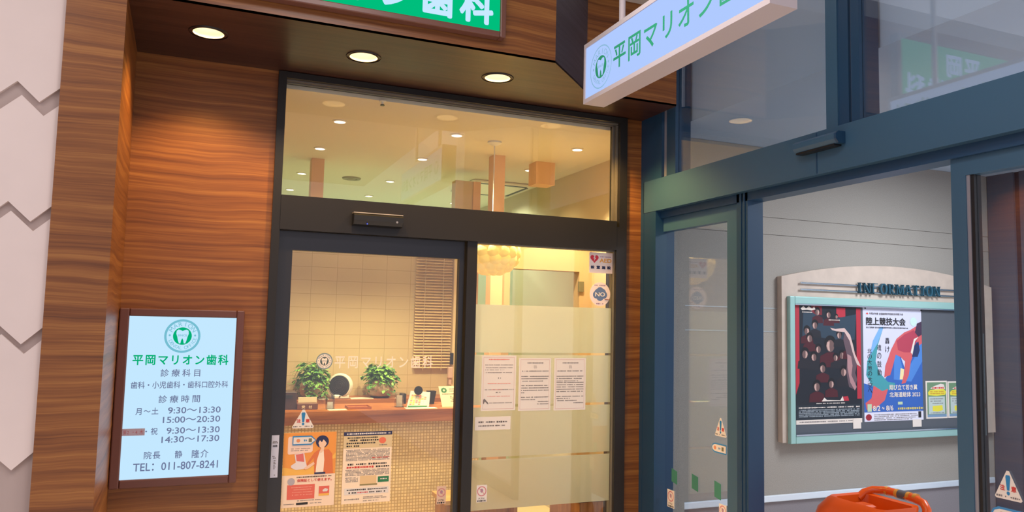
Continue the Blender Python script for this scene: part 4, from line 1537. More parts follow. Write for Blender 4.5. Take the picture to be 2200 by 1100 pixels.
PB = boxF(736, 927, 840, 1080, YD)
t = sheet('notice_poster', PF(YD), PB, mat('poster_pale_peach', (246, 220, 190), 0.7), 'pale medical notice with a navy heading band and green box, on the door', 'poster')
A = Art(t, fd, PB, .0012)
A.rect('heading_band', 0, .945, 1, 1, M_NAVYINK)
A.lines('heading_print', [(.06, .96, .972)], M_PAPER, 2, .024)
A.rect('upper_field', .0, .77, 1, .945, mat('poster_sand', (216, 190, 146), 0.7))
A.lines('title_print', [(.08, .70, .915, .9), (.12, .72, .88), (.06, .66, .84), (.06, .32, .80)], M_INK, 2, .026)
A.poly('clinic_logo', [(.80 + .075 * math.cos(k * PI / 8), .87 + .045 * math.sin(k * PI / 8)) for k in range(16)], mat('logo_coral', (226, 112, 84), 0.7), 2)
A.lines('logo_print', [(.74, .90, .805)], M_GREYINK, 2, .02)
rows = [(.06, .96, .745 - .018 * k) for k in range(9)]
A.lines('small_print', rows, M_GREYINK, 2, .012)
A.lines('red_print', [(.60, .96, .63), (.08, .66, .503, 2.2)], M_REDINK, 3, .014)
A.lines('bold_print', [(.10, .90, .545), (.68, .96, .503)], M_INK, 2, .026)
A.lines('small_print', [(.06, .96, .465 - .018 * k) for k in range(5)] + [(.06, .32, .36 - .018 * k) for k in range(4)], M_GREYINK, 2, .012)
A.rect('tan_table', .36, .255, .70, .38, mat('poster_tan', (226, 190, 140), 0.7), 2)
A.rect('table_foot', .36, .245, .72, .265, mat('poster_olive', (140, 126, 80), 0.7), 2.5)
A.rect('green_box', .73, .28, .96, .36, M_GREENINK, 2)
A.lines('green_box_print', [(.78, .92, .325)], M_PAPER, 3, .02)
A.rect('framed_strip', .05, .125, .96, .215, M_PAPER, 2)
A.lines('strip_print', [(.10, .92, .19), (.14, .30, .15), (.56, .90, .15)], M_INK, 3, .020)
A.lines('strip_red_print', [(.32, .54, .15)], M_REDINK, 3, .020)
A.lines('foot_print', [(.06, .36, .06, 1.6), (.44, .84, .085), (.44, .92, .065), (.44, .76, .03)], M_GREYINK, 3, .012)
arrow(PF(YD - .0035), boxF(628.5, 936, 679, 956, YD), 'blue-edged arrow sticker overlapping the orange poster on the sliding door')

# vertical label on the door stile
bx = boxF(582, 935, 598, 1026, 4.215)
fs = PF(4.2145)
t = sheet('stile_label', fs, bx, mat('label_grey', (196, 196, 212), 0.5), 'narrow white upright label on the dark sliding door stile', 'label')
A = Art(t, fs, bx, .0012)
A.text('lettering', [('自', .2, .72, .48, .77), ('動', .52, .72, .80, .77)], M_INK, 2, .02)
A.lines('printed_line', [(.2, .8, .85), (.15, .85, .82), (.2, .8, .50), (.3, .7, .46), (.4, .7, .40), (.4, .62, .36), (.4, .7, .33), (.4, .6, .29), (.4, .66, .25), (.4, .6, .21), (.3, .7, .06)], M_GREYINK, 2, .03)

# AED and no-smoking stickers on the fixed pane
bx = boxF(1266, 543, 1316, 587, YP)
t = sheet('aed_sticker', fpn, bx, mat('aed_white', (238, 216, 206), 0.6), 'white AED sticker with a red heart in the top corner of the fixed pane', 'sticker')
A = Art(t, fpn, bx, .0012)
hp = []
for k in range(28):
    s_ = 2 * PI * k / 28
    hx = 16 * math.sin(s_) ** 3
    hy = 13 * math.cos(s_) - 5 * math.cos(2 * s_) - 2 * math.cos(3 * s_) - math.cos(4 * s_)
    hp.append((.215 + hx / 17 * .19, .70 + hy / 17 * .24))
A.poly('heart', hp, mat('heart_red', (206, 40, 58), 0.6))
A.poly('bolt', [(.22, .86), (.17, .70), (.22, .71), (.19, .56), (.28, .74), (.23, .73), (.26, .86)], M_PAPER, 2)
A.text('lettering', [('AED', .43, .52, .95, .72)], mat('aed_orange', (232, 160, 60), 0.6), 2, .03)
A.lines('printed_line', [(.45, .92, .80)], mat('mauve_ink', (160, 128, 150), 0.7), 2, .06)
A.text('boxed_lettering', [('設', .06, .20, .22, .36), ('置', .30, .20, .46, .36), ('施', .53, .20, .69, .36), ('設', .76, .20, .92, .36)], M_NAVYINK, 2, .06)
q = aY(1289, 632, YP)
t = thing('no_smoking_sticker', (q.x, YP, q.z - .06), 'round white sticker with a blue cloud reading NO below the AED sticker', 'sticker')
ru = (aY(1311, 632, YP).x - aY(1267, 632, YP).x) / 2
rv = (aY(1289, 606, YP).z - aY(1289, 657, YP).z) / 2
MB().prism(circle(q.x, q.z, ru, 40, rv), fpn, 0, .0008).build('sheet', mat('aed_white', (238, 216, 206), 0.6), t)
cl = MB()
for dx, dy, r_ in ((-.35, -.05, .34), (.35, -.05, .34), (0, .22, .38), (0, -.22, .36), (-.2, .1, .36), (.22, .12, .36)):
    cl.flat(circle(q.x + dx * ru, q.z + dy * rv, r_ * ru, 20), fpn, .001 + .00005 * (dx + 1))
cl.build('cloud_symbol', mat('cloud_blue', (96, 116, 152), 0.6), t)
tm = MB()
put_text(tm, 'NO', (q.x - ru * .48, q.z - rv * .20, q.x + ru * .48, q.z + rv * .16), fpn, .0018, .03)
tm.build('lettering', M_PAPER, t)
tm = MB()
dashes(tm, (q.x - ru * .55, q.z + rv * .74, q.x + ru * .55, q.z + rv * .74), fpn, .0012, .009, random.Random(3))
dashes(tm, (q.x - ru * .35, q.z - rv * .80, q.x + ru * .35, q.z - rv * .80), fpn, .0012, .009, random.Random(5))
tm.build('printed_line', mat('mauve_ink', (160, 128, 150), 0.7), t)
q2 = aY(1309, 644, YP)
MB().tube([(q.x + ru * .45, YP - .002, q.z - rv * .42), (q2.x, YP - .002, q2.z)], .002, 6).build('cigarette', mat('rust_ink', (150, 90, 80), 0.6), t)

# three notices and a strip on the fixed pane
papers = [((1034, 764, 1108, 882), 'white notice with red heading, first of three on the frosted pane from the mullion'),
          ((1114, 769, 1183, 882), 'white notice with a small tooth drawing, middle of the three on the frosted pane'),
          ((1190, 769, 1258, 881), 'white notice with dense text, last of three, towards the wood strip')]
for i, (bb, lab) in enumerate(papers):
    bx = boxF(*bb, YP)
    t = sheet('paper_notice', fpn, bx, M_PAPER, lab, 'notice', 'paper notices on the frosted pane')
    A = Art(t, fpn, bx, .0012)
    fr = MB()
    for a0, b0, a1, b1 in ((.05, .03, .95, .036), (.05, .964, .95, .97), (.05, .03, .058, .97), (.942, .03, .95, .97)):
        fr.flat([A.m(a0, b0), A.m(a1, b0), A.m(a1, b1), A.m(a0, b1)], fpn, .0015)
    fr.build('printed_border', mat('rose_line', (214, 172, 160), 0.7), t)
    if i == 0:
        A.lines('heading', [(.2, .8, .93, 1.3)], mat('soft_red_ink', (226, 130, 116), 0.7), 2, .016)
        A.lines('printed_lines', [(.1, .9, .83), (.1, .9, .78), (.1, .65, .74), (.12, .88, .69), (.44, .56, .59, 1.6), (.1, .95, .38), (.42, .56, .33, 1.8), (.24, .92, .14)], M_GREYINK, 2, .013)
        A.lines('red_lines', [(.18, .84, .49), (.3, .6, .38), (.18, .84, .26)], mat('soft_red_ink', (226, 130, 116), 0.7), 2.5, .013)
        A.poly('corner_drawing', [(.06, .20), (.10, .22), (.20, .15), (.22, .12), (.19, .12), (.11, .17), (.08, .12), (.06, .13)], M_GREYINK, 2)
    else:
        A.lines('heading', [(.26, .76, .905, 1.3)], M_GREYINK, 2, .017)
        A.poly('tooth_drawing', [(.46, .86), (.54, .86), (.56, .82), (.53, .79), (.51, .82), (.49, .79), (.46, .82)], mat('pale_grey_ink', (196, 184, 176), 0.7), 2)
        rows = [(.1, .92, .75)] + [(.08, .93, .65), (.08, .9, .605), (.08, .75, .56)]
        if i == 1:
            rows += [(.08, .93, .475), (.08, .93, .43), (.08, .93, .385), (.08, .18, .34), (.08, .93, .255), (.08, .52, .21), (.6, .93, .17), (.58, .93, .125)]
        else:
            rows += [(.08, .93, .53 - .043 * k) for k in range(5)] + [(.08, .93, .265), (.08, .5, .225), (.08, .72, .185), (.62, .93, .14)]
        A.lines('printed_lines', rows, mat('mid_grey_ink', (96, 88, 88), 0.7), 2, .017)
bx = boxF(1020, 895, 1096.5, 923.5, YP)
t = sheet('paper_strip', fpn, bx, M_PAPER, 'short white paper strip with two lines below the row of notices', 'notice')
A = Art(t, fpn, bx, .0012)
A.lines('printed_lines', [(.1, .9, .6, 1.3), (.1, .84, .32)], mat('mid_grey_ink', (96, 88, 88), 0.7), 2, .10)

# ------------------------------------------------------------------ STICKERS ON THE TEAL ENTRANCE
XGS = XD + .018
fside = PX(XGS)
triangle(fside, boxX(1536, 898, 1561, 938, XGS), 0, 'narrow triangular caution sticker on the slim teal side light')
arrow(fside, boxX(1529, 953, 1561, 974, XGS), 'blue-edged arrow sticker below the caution triangle on the slim side light', flip=True)
no_hands(fside, boxX(1428, 1053, 1443, 1091, XD - .001), 0, 'small ban-symbol sticker low on the teal frame beside the slim pane', M_PAPER)
no_hands(fside, boxX(1545, 1084, 1561, 1122, XGS), 0, 'small ban-symbol sticker at the bottom of the slim pane', M_PAPER)
M_GREENPATCH = mat('green_patch', (60, 124, 106), 0.6)  # flat green patches on the slim pane
fin = PX(XGS - .001)
for i, (bb, lab) in enumerate((((1443, 1009, 1455, 1036), 'green patch on the slim pane, first from the clinic'),
                               ((1486.5, 1021, 1500, 1051), 'green patch in the middle of the slim pane'),
                               ((1535, 1036, 1549, 1069), 'green patch on the slim pane beside the opening'))):
    bx = boxX(*bb, XGS)
    o = MB().prism([(bx[0], bx[1]), (bx[2], bx[1] - .01), (bx[2], bx[3] - .006), (bx[0], bx[3] + .004)], fside, 0, .001).build('pane_patch', M_GREENPATCH)
    tag(o, lab, 'tape', 'green patches on the slim pane')
fr2 = PX(XG2)
triangle(fr2, boxX(2137, 1012, 2196, 1074, XG2), 0, 'large triangular caution sticker on the open teal sliding door')
arrow(fr2, boxX(2130, 1096, 2230, 1130, XG2), 'blue-edged arrow sticker under the large triangle on the teal sliding door', flip=True)

# ------------------------------------------------------------------ INFORMATION BOARD
YI = 4.15
ib = thing('information_board', (4.79, YW, 0.7), 'arched information board with mint frame and grey pin surface on the vestibule wall', 'notice board')
XL, XRb = 3.70, 5.80
zb_ = aY(1679, 952, YI).z
ztl = aY(1675, 593, YI).z
ztop = aY(1865, 573, YI).z + 0.012
pts = [(XL, zb_), (XRb, zb_)]
for k in range(25):
    q = k / 24
    x = XRb + (XL - XRb) * q
    pts.append((x, ztl + (ztop - ztl) * (1 - (2 * q - 1) ** 2)))
M_BACKB = mat('pale_wood_board', (196, 178, 164), 0.6, var=0.03, vscale=12)
MB().prism(pts, PF(YW - .002), 0, .045).build('backboard', M_BACKB, ib)
fx0, fz1 = aY(1695, 630, YI - .02).x, aY(1695, 630, YI - .02).z
fz1 = (fz1 + aY(2052, 656, YI - .02).z) / 2
fz0 = (aY(1700, 952, YI - .02).z + aY(2057, 938, YI - .02).z) / 2
fx1 = aY(2117, 800, YI - .02).x
fw, fh = .045, .052
M_MINT = mat('mint_aluminium', (160, 200, 194), 0.35, metal=0.25)
fr = MB()
fr.box(fx0, fx0 + fw, YI - .03, YI + .005, fz0, fz1)
fr.box(fx1 - fw, fx1, YI - .03, YI + .005, fz0, fz1)
fr.box(fx0 + fw, fx1 - fw, YI - .03, YI + .005, fz1 - fh, fz1)
fr.box(fx0 + fw, fx1 - fw, YI - .03, YI + .005, fz0, fz0 + fh)
fr.build('frame', M_MINT, ib, bevel=0.006)
tr = MB()
tr.box(fx0 + fw, fx1 - fw, YI - .034, YI - .02, fz1 - fh - .008, fz1 - fh)
tr.box(fx0 + fw, fx1 - fw, YI - .034, YI - .02, fz0 + fh, fz0 + fh + .010)
tr.build('bright_bead', M_CHROME, ib)
YPN = YI - .006
MB().box(fx0 + fw, fx1 - fw, YPN, YI + .004, fz0 + fh, fz1 - fh).build('pin_surface', mat('grey_felt', (86, 90, 98), 0.9), ib)
r_ = MB()
xr0 = aY(1717, 609, YI).x
xr1 = 2 * 4.75 - xr0
for px_ in (608, 622):
    z = aY(1722, px_, YI).z
    r_.tube([(xr0, YI - .012, z), (xr1, YI - .012, z)], .007, 10)
r_.build('chrome_rods', M_CHROME, ib, True)
# serif letters, built from strokes
SER = {
    'I': [((.3, 0), (.3, 1), .22)], 'N': [((.14, 0), (.14, 1), .10), ((.12, 1), (.82, 0), .22), ((.84, 0), (.84, 1), .10)],
    'F': [((.2, 0), (.2, 1), .22), ((.2, .95), (.8, .95), .10), ((.2, .52), (.62, .52), .10)],
    'R': [((.2, 0), (.2, 1), .22), ((.2, .95), (.6, .95), .10), ((.2, .5), (.6, .5), .10), ((.66, .55), (.66, .92), .20), ((.42, .5), (.82, 0), .20)],
    'M': [((.08, 0), (.12, 1), .10), ((.14, 1), (.48, .05), .20), ((.48, .05), (.82, 1), .10), ((.86, 0), (.84, 1), .22)],
    'A': [((.10, 0), (.46, 1), .10), ((.46, 1), (.84, 0), .22), ((.25, .34), (.70, .34), .10)],
    'T': [((.45, 0), (.45, 1), .22), ((.05, .95), (.85, .95), .10), ((.07, .80), (.07, .98), .07), ((.83, .80), (.83, .98), .07)],
}
FEET = {'I': (.3,), 'N': (.14, .84), 'F': (.2,), 'R': (.2, .84), 'M': (.08, .86), 'A': (.10, .84), 'T': (.45,)}
bxI = boxF(1841, 609, 2020, 633, YI - .02)
s_ = 'INFORMATION'
wd = {'I': .62, 'M': 1.06}
tot = sum(wd.get(c, .95) for c in s_)
u = bxI[0]
fI = PF(YI - .012)
zL0 = (aY(1842, 627.5, YI - .02).z + aY(2020, 640, YI - .02).z) / 2
zL1 = (aY(1842, 606, YI - .02).z + aY(2020, 617, YI - .02).z) / 2
hgt = zL1 - zL0
im = MB()
for c in s_:
    cw_ = (bxI[2] - bxI[0]) * wd.get(c, .95) / tot
    if c == 'O':
        n = 28
        oc = circle(u + cw_ * .46, zL0 + hgt * .5, cw_ * .43, n, hgt * .52)
        ic = circle(u + cw_ * .46, zL0 + hgt * .5, cw_ * .22, n, hgt * .44)
        vs = [fI(*p_, 0) for p_ in oc] + [fI(*p_, 0) for p_ in ic] + [fI(*p_, .02) for p_ in oc] + [fI(*p_, .02) for p_ in ic]
        fcs = []
        for k in range(n):
            k2 = (k + 1) % n
            fcs += [(k, k2, n + k2, n + k), (2 * n + k, 2 * n + k2, 3 * n + k2, 3 * n + k), (k, k2, 2 * n + k2, 2 * n + k), (n + k, n + k2, 3 * n + k2, 3 * n + k)]
        im.add(vs, fcs)
    else:
        sx = cw_ * .9 / (.62 if c == 'I' else 1.0)
        for (xa, ya3), (xb, yb3), tk in SER[c]:
            pa = Vector((u + xa * sx, zL0 + ya3 * hgt))
            pb = Vector((u + xb * sx, zL0 + yb3 * hgt))
            tkw = tk * hgt * .72
            if abs(yb3 - ya3) > .15:
                h_ = Vector((tkw / 2, 0))
            else:
                h_ = Vector((0, tkw / 2))
            im.prism([tuple(pa - h_), tuple(pa + h_), tuple(pb + h_), tuple(pb - h_)], fI, 0, .02)
        for xf in FEET[c]:
            im.prism([(u + (xf - .12) * sx, zL0), (u + (xf + .12) * sx, zL0), (u + (xf + .12) * sx, zL0 + hgt * .07), (u + (xf - .12) * sx, zL0 + hgt * .07)], fI, 0, .02)
            if c not in 'TAFR':
                im.prism([(u + (xf - .12) * sx, zL1 - hgt * .07), (u + (xf + .12) * sx, zL1 - hgt * .07), (u + (xf + .12) * sx, zL1), (u + (xf - .12) * sx, zL1)], fI, 0, .02)
    u += cw_
im.build('lettering', mat('deep_teal_letter', (36, 84, 104), 0.4), ib)

# posters pinned on the board
fb = PF(YPN)


def face(A, a, b, s_, k, red=False, seed=0):
    asp = (A.b[3] - A.b[1]) / (A.b[2] - A.b[0])
    el = lambda cx, cy, rx, ry, n=14: [(cx + rx * asp * math.cos(2 * PI * i / n), cy + ry * math.sin(2 * PI * i / n)) for i in range(n)]
    return el


PBB = boxF(1709, 653, 1850, 904, YPN)
PBB = (PBB[0], aY(1709, 913, YPN).z * .5 + aY(1850, 907, YPN).z * .5, PBB[2], PBB[3])
M_PBLACK = mat('poster_black', (26, 32, 42), 0.45)
t = sheet('team_poster', fb, PBB, M_PBLACK, 'dark sports team poster with red side bars and many players on the board', 'poster')
A = Art(t, fb, PBB, .0012)
M_PRED = mat('poster_deepred', (176, 44, 60), 0.5)
A.poly('red_bar', [(0, .24), (.0, .99), (.06, .99), (.055, .34)], M_PRED)
A.poly('red_bar', [(.93, .2), (.93, .97), (1, .97), (1, .2)], M_PRED)
A.rect('red_bar', .24, .905, .40, .99, mat('poster_dimred', (120, 34, 44), 0.5), 1)
A.rect('red_bar', .62, .89, .76, .97, M_PRED, 1)
A.poly('teal_shade', [(.10, .72), (.12, .93), (.24, .93), (.5, .84), (.62, .88), (.93, .92), (.90, .70), (.6, .70), (.3, .72)], mat('poster_slate', (44, 62, 78), 0.5), 1.4)
rng = random.Random(11)
asp = (PBB[3] - PBB[1]) / (PBB[2] - PBB[0])
plist = [(.33, .93, .030), (.50, .91, .030), (.62, .895, .018), (.29, .82, .034), (.17, .77, .034), (.21, .71, .036), (.14, .58, .040), (.34, .62, .034), (.27, .555, .036),
         (.52, .655, .060), (.66, .74, .032), (.70, .57, .034), (.40, .46, .038), (.72, .43, .040), (.31, .31, .042), (.53, .33, .036), (.82, .66, .040), (.60, .55, .030)]
for ip, (cx, cy, s2) in enumerate(plist):
    dk = ip * 0.06
    s2 *= 1.3
    w2 = s2 * asp * 1.55
    rx = s2 * asp
    A.poly('player_shirt', [(cx - w2, cy - s2 * 2.4), (cx + w2, cy - s2 * 2.4), (cx + w2 * .9, cy - s2 * 1.2), (cx + rx * .4, cy - s2 * .8), (cx - rx * .4, cy - s2 * .8), (cx - w2 * .9, cy - s2 * 1.2)],
           mat('poster_shirtred2', (74, 26, 36), 0.5) if rng.random() < .5 else mat('poster_shirtblack', (34, 34, 42), 0.5), 1.5 + dk)
    A.poly('player_hair', [(cx + rx * .82 * math.cos(2 * PI * i / 14), cy + s2 * .22 + s2 * .82 * math.sin(2 * PI * i / 14)) for i in range(14)], mat('poster_hair', (18, 20, 26), 0.5), 1.53 + dk)
    sd = rng.choice((-1, 1))
    A.poly('player_face', [(cx + rx * .58 * math.cos(2 * PI * i / 12), cy - s2 * .12 + s2 * .66 * math.sin(2 * PI * i / 12)) for i in range(12)], mat('poster_faceshade', (110, 84, 82), 0.5), 1.55 + dk)
    A.poly('face_highlight', [(cx + sd * rx * .08, cy + s2 * .40), (cx + sd * rx * .42, cy + s2 * .28), (cx + sd * rx * .52, cy - s2 * .1), (cx + sd * rx * .34, cy - s2 * .55), (cx + sd * rx * .05, cy - s2 * .70), (cx + sd * rx * .12, cy - s2 * .2)], mat('poster_facetone', (196, 160, 150), 0.5), 1.57 + dk)
# the large profile of a figure on the side, outlined in light
A.poly('profile_light', [(.52, .80), (.60, .79), (.74, .80), (.83, .74), (.87, .66), (.90, .58), (.98, .485), (.99, .47), (.93, .49), (.90, .53), (.86, .60), (.82, .69), (.74, .765), (.62, .77), (.55, .78)], mat('poster_rimlight', (206, 176, 170), 0.5), 5)
A.poly('profile_shade', [(.74, .76), (.82, .69), (.86, .60), (.90, .53), (.93, .49), (.90, .42), (.93, .36), (.88, .28), (.80, .30), (.76, .42), (.78, .55), (.72, .70)], mat('poster_shadowskin', (96, 76, 84), 0.5), 4.5)
A.poly('profile_glow', [(.78, .58), (.84, .56), (.86, .48), (.84, .40), (.92, .30), (.89, .27), (.82, .34), (.78, .46)], mat('poster_facetone2', (170, 128, 130), 0.5), 5)
A.poly('title_script', [(.08, .955), (.12, .975), (.16, .955), (.20, .975), (.25, .955), (.28, .975), (.30, .95), (.24, .94), (.17, .945), (.10, .94)], M_PAPER, 5)
A.lines('small_print', [(.1, .26, .925), (.50, .68, .865), (.30, .74, .168)], M_PAPER, 5, .008)
A.poly('white_swoosh', [(.38, .185), (.42, .215), (.46, .195), (.66, .19), (.70, .225), (.72, .185)], M_PAPER, 5)
A.poly('red_swoosh', [(.72, .185), (.70, .22), (.78, .225), (.80, .185)], M_PRED, 5)
A.rect('calendar_field', .0, .035, 1, .155, mat('poster_calfield', (34, 44, 54), 0.5), 2)
A.lines('calendar_numbers', [(.04, .96, .135, 1.2)], M_PAPER, 3, .010)
A.lines('calendar_print', [(.04, .96, .115 - .013 * k) for k in range(5)], mat('poster_calgrey', (150, 160, 168), 0.5), 3, .010)
A.rect('white_foot', 0, 0, 1, .036, M_PAPER, 3)
A.lines('foot_print', [(.05, .9, .018)], M_GREYINK, 4, .012)

PB2 = boxF(1855, 660, 1981, 904, YPN)
M_PLAV = mat('poster_lavender', (206, 206, 226), 0.45)
t = sheet('athletics_poster', fb, PB2, M_PLAV, 'pale blue athletics meet poster with a red crouching runner on the board', 'poster')
A = Art(t, fb, PB2, .0012)
M_PBLUE = mat('poster_blue', (52, 98, 178), 0.45)
M_PTEAL = mat('poster_teal', (66, 150, 160), 0.45)
M_PSALM = mat('poster_salmon', (206, 92, 96), 0.45)
A.poly('blue_field', [(0, .08), (0, .33), (.12, .31), (.3, .33), (.40, .40), (.50, .62), (.60, .60), (.70, .45), (.80, .55), (.90, .72), (1, .74), (1, .08)], M_PBLUE, 1)
A.poly('light_blue_field', [(.50, .36), (.52, .60), (.60, .58), (.68, .40), (.86, .55), (.92, .66), (1, .70), (1, .52), (.80, .34)], mat('poster_midblue', (76, 130, 204), 0.45), 1.5)
A.poly('ribbon', [(.30, .82), (.20, .70), (.06, .52), (.04, .40), (.14, .30), (.30, .26), (.52, .28), (.52, .33), (.40, .34), (.26, .42), (.20, .52), (.24, .66), (.34, .82)], M_PTEAL, 2)
A.poly('ribbon_light', [(.34, .82), (.24, .68), (.10, .56), (.16, .70), (.28, .82)], mat('poster_skyribbon', (120, 170, 220), 0.45), 2.4)
A.poly('runner_body', [(.46, .62), (.56, .72), (.70, .78), (.80, .80), (.92, .84), (1, .82), (1, .68), (.94, .66), (.88, .72), (.86, .60), (.80, .52), (.76, .40), (.70, .33), (.63, .32), (.68, .42), (.70, .52), (.62, .56), (.54, .58), (.50, .50), (.44, .40), (.34, .38), (.36, .48), (.42, .56)], M_PSALM, 3)
A.poly('runner_leg', [(.16, .31), (.30, .26), (.40, .28), (.34, .18), (.20, .12), (.04, .10), (.02, .16), (.12, .20)], M_PSALM, 3)
A.poly('runner_shirt', [(.56, .70), (.70, .76), (.86, .80), (.94, .76), (.88, .66), (.80, .60), (.68, .60), (.58, .62)], mat('poster_shirtred', (176, 64, 84), 0.45), 3.5)
A.poly('runner_hair', [(.88, .78), (.92, .86), (1, .88), (1, .76), (.94, .74)], mat('poster_darkhair', (70, 52, 74), 0.45), 4)
A.poly('dark_sleeve', [(.82, .56), (.86, .66), (.94, .70), (.96, .62), (.92, .56)], mat('poster_darkblue', (40, 54, 96), 0.45), 4)
A.poly('cream_patch', [(.60, .36), (.62, .46), (.68, .45), (.66, .36)], mat('poster_creamyellow', (236, 214, 160), 0.45), 2.6)
A.poly('white_flash', [(.80, .60), (.86, .72), (.94, .74), (.88, .70), (.83, .58)], M_PAPER, 4.2)
A.poly('pale_badge', [(.86 + .06 * math.cos(k * PI / 8), .875 + .04 * math.sin(k * PI / 8)) for k in range(16)], mat('poster_palemint', (196, 222, 214), 0.45), 4.5)
A.text('headline', [('陸上競技大会', .05, .835, .72, .905)], M_INK, 5, .03)
A.text('small_lettering', [('令和5年度 全国高等学校総合体育大会', .10, .928, .68, .948)], mat('mid_grey_ink', (96, 88, 88), 0.7), 5, .01)
A.text('small_lettering', [('秩父宮賜杯 第76回全国高等学校陸上競技対校選手権大会', .05, .808, .76, .822)], M_INK, 5, .01)
A.poly('red_mark', [(.05, .93), (.07, .95), (.09, .93)], M_REDINK, 5)
for s_, a, b0, st, hh in (('轟け', .40, .70, .075, .055), ('魂の鼓動', .26, .64, .072, .055), ('北の大地の大空へ', .10, .61, .049, .042)):
    tm = MB()
    for i, ch in enumerate(s_):
        put_text(tm, ch, A.box(a - .035, b0 - i * st - hh / 2, a + .035, b0 - i * st + hh / 2), fb, A.lay(6), .0)
    tm.build('brush_lettering', M_INK, A.p)
A.text('slogan_lettering', [('翔び立て若き翼', .42, .268, .90, .315), ('北海道総体 2023', .42, .205, .95, .252)], M_PAPER, 6, .02)
A.text('date_lettering', [('8/2', .14, .09, .26, .135), ('～', .29, .10, .33, .125), ('8/6', .36, .09, .48, .135)], M_PAPER, 6, .02)
A.rect('date_tab', .05, .085, .12, .15, mat('poster_tabgreen', (186, 204, 170), 0.45), 6)
A.rect('date_tab', .56, .14, .64, .165, mat('poster_tabgreen', (186, 204, 170), 0.45), 6)
A.lines('yellow_print', [(.56, 1.0, .105, 1.6)], mat('poster_yellowink', (206, 190, 110), 0.5), 6, .014)
A.rect('white_foot', 0, 0, 1, .075, mat('poster_footlav', (222, 220, 234), 0.5), 4)
A.poly('red_seal', [(.07 + .05 * math.cos(k * PI / 8), .037 + .028 * math.sin(k * PI / 8)) for k in range(16)], mat('seal_red', (150, 36, 52), 0.5), 5)
A.lines('foot_print', [(.16, .88, .057), (.16, .90, .042), (.16, .86, .027), (.16, .80, .012)], M_GREYINK, 5, .010)
A.rect('dark_strip', .91, .02, .96, .075, M_INK, 5)

for i, bb in enumerate(((1989, 818, 2035, 899), (2036, 819, 2082, 897))):
    bx = boxF(*bb, YPN)
    t = sheet('event_flyer', fb, bx, M_PAPER, ['small green flyer with yellow bands pinned beside the runner poster', 'small green flyer half hidden behind the teal door stile'][i], 'flyer', 'green flyers on the notice board')
    A = Art(t, fb, bx, .0012)
    A.rect('green_field', .06, .04, .95, .96, mat('flyer_green', (110, 142, 110), 0.5), 1)
    A.poly('white_cloud', [(.2, .8), (.4, .86), (.7, .92), (.85, .90), (.9, .78), (.5, .76)], M_PAPER, 2)
    A.lines('heading', [(.3, .85, .81)], M_REDINK, 3, .05)
    A.poly('yellow_band', [(.12, .62), (.1, .70), (.2, .76), (.85, .78), (.95, .70), (.9, .62), (.5, .60)], mat('flyer_yellow', (226, 214, 70), 0.5), 2.5)
    A.lines('band_print', [(.2, .85, .71), (.2, .85, .66)], mat('flyer_orange', (206, 150, 60), 0.5), 3.5, .03)
    A.rect('pale_field', .12, .12, .88, .58, mat('flyer_pale', (186, 200, 196), 0.5), 2)
    A.poly('yellow_spot', [(.3, .2), (.3, .33), (.75, .35), (.78, .22), (.55, .18)], mat('flyer_yellow', (226, 214, 70), 0.5), 3)
    A.lines('small_print', [(.2, .8, .52), (.2, .7, .46), (.3, .8, .40), (.2, .85, .15)], M_GREYINK, 3, .025)
    A.rect('blue_foot', .06, .04, .95, .11, mat('flyer_blue', (120, 150, 180), 0.5), 2)
for i, bb in enumerate(((1833, 899, 1850, 921), (1961, 901, 1980, 917))):
    bx = boxF(*bb, YPN - .004)
    o = MB().prism([(bx[0], bx[1]), (bx[2], bx[1]), (bx[2], bx[3]), (bx[0], bx[3])], PF(YPN - .003), 0, .001).build('paper_slip', M_PAPER)
    tag(o, ['white paper slip hanging from the corner of the team poster', 'white paper slip hanging from the corner of the athletics poster'][i], 'paper', 'paper slips under the posters')
pn = MB()
for bb in ((1714, 654), (1846, 657), (1859, 662), (1979, 667)):
    p_ = aY(bb[0], bb[1], YPN - .004)
    o = MB().lathe([(.005, 0), (.006, .004), (.002, .006)], Matrix.Translation((p_.x, YPN - .0012, p_.z)) @ Matrix.Rotation(PI / 2, 4, 'X'), 10).build('push_pin', M_BLACK)
    tag(o, {1714: 'black push pin in the team poster corner beside the mint frame', 1846: 'black push pin in the team poster corner next to the athletics poster',
            1859: 'black push pin in the athletics poster corner next to the team poster', 1979: 'black push pin in the athletics poster corner next to bare grey felt'}[bb[0]], 'pin', 'push pins on the posters')

# ------------------------------------------------------------------ ORANGE CART
ZT = 0.74
PA, PBq, PCq = aZ(1797, 1069, ZT), aZ(1915, 1099, ZT), aZ(1970, 1084, ZT)
PDq = aZ(1832, 1052, ZT)
x0c, x1c = (PA.x + PBq.x) / 2, (PCq.x + PDq.x) / 2
y1c, y0c = (PA.y + PDq.y) / 2, (PBq.y + PCq.y) / 2
ct_ = thing('shopping_cart', ((x0c + x1c) / 2, (y0c + y1c) / 2, 0), 'orange plastic ride-along shopping cart standing in the vestibule', 'cart')
M_OR = mat('orange_plastic', (212, 80, 12), 0.28, spec=0.5)


def rr_ring(xa, xb, ya_, yb_, z, r, n=5):
    pts = []
    for (cx, cy, a0) in ((xb - r, yb_ - r, 0), (xa + r, yb_ - r, PI / 2), (xa + r, ya_ + r, PI), (xb - r, ya_ + r, 1.5 * PI)):
        for k in range(n + 1):
            a = a0 + k * PI / 2 / n
            pts.append((cx + r * math.cos(a), cy + r * math.sin(a), z))
    return pts


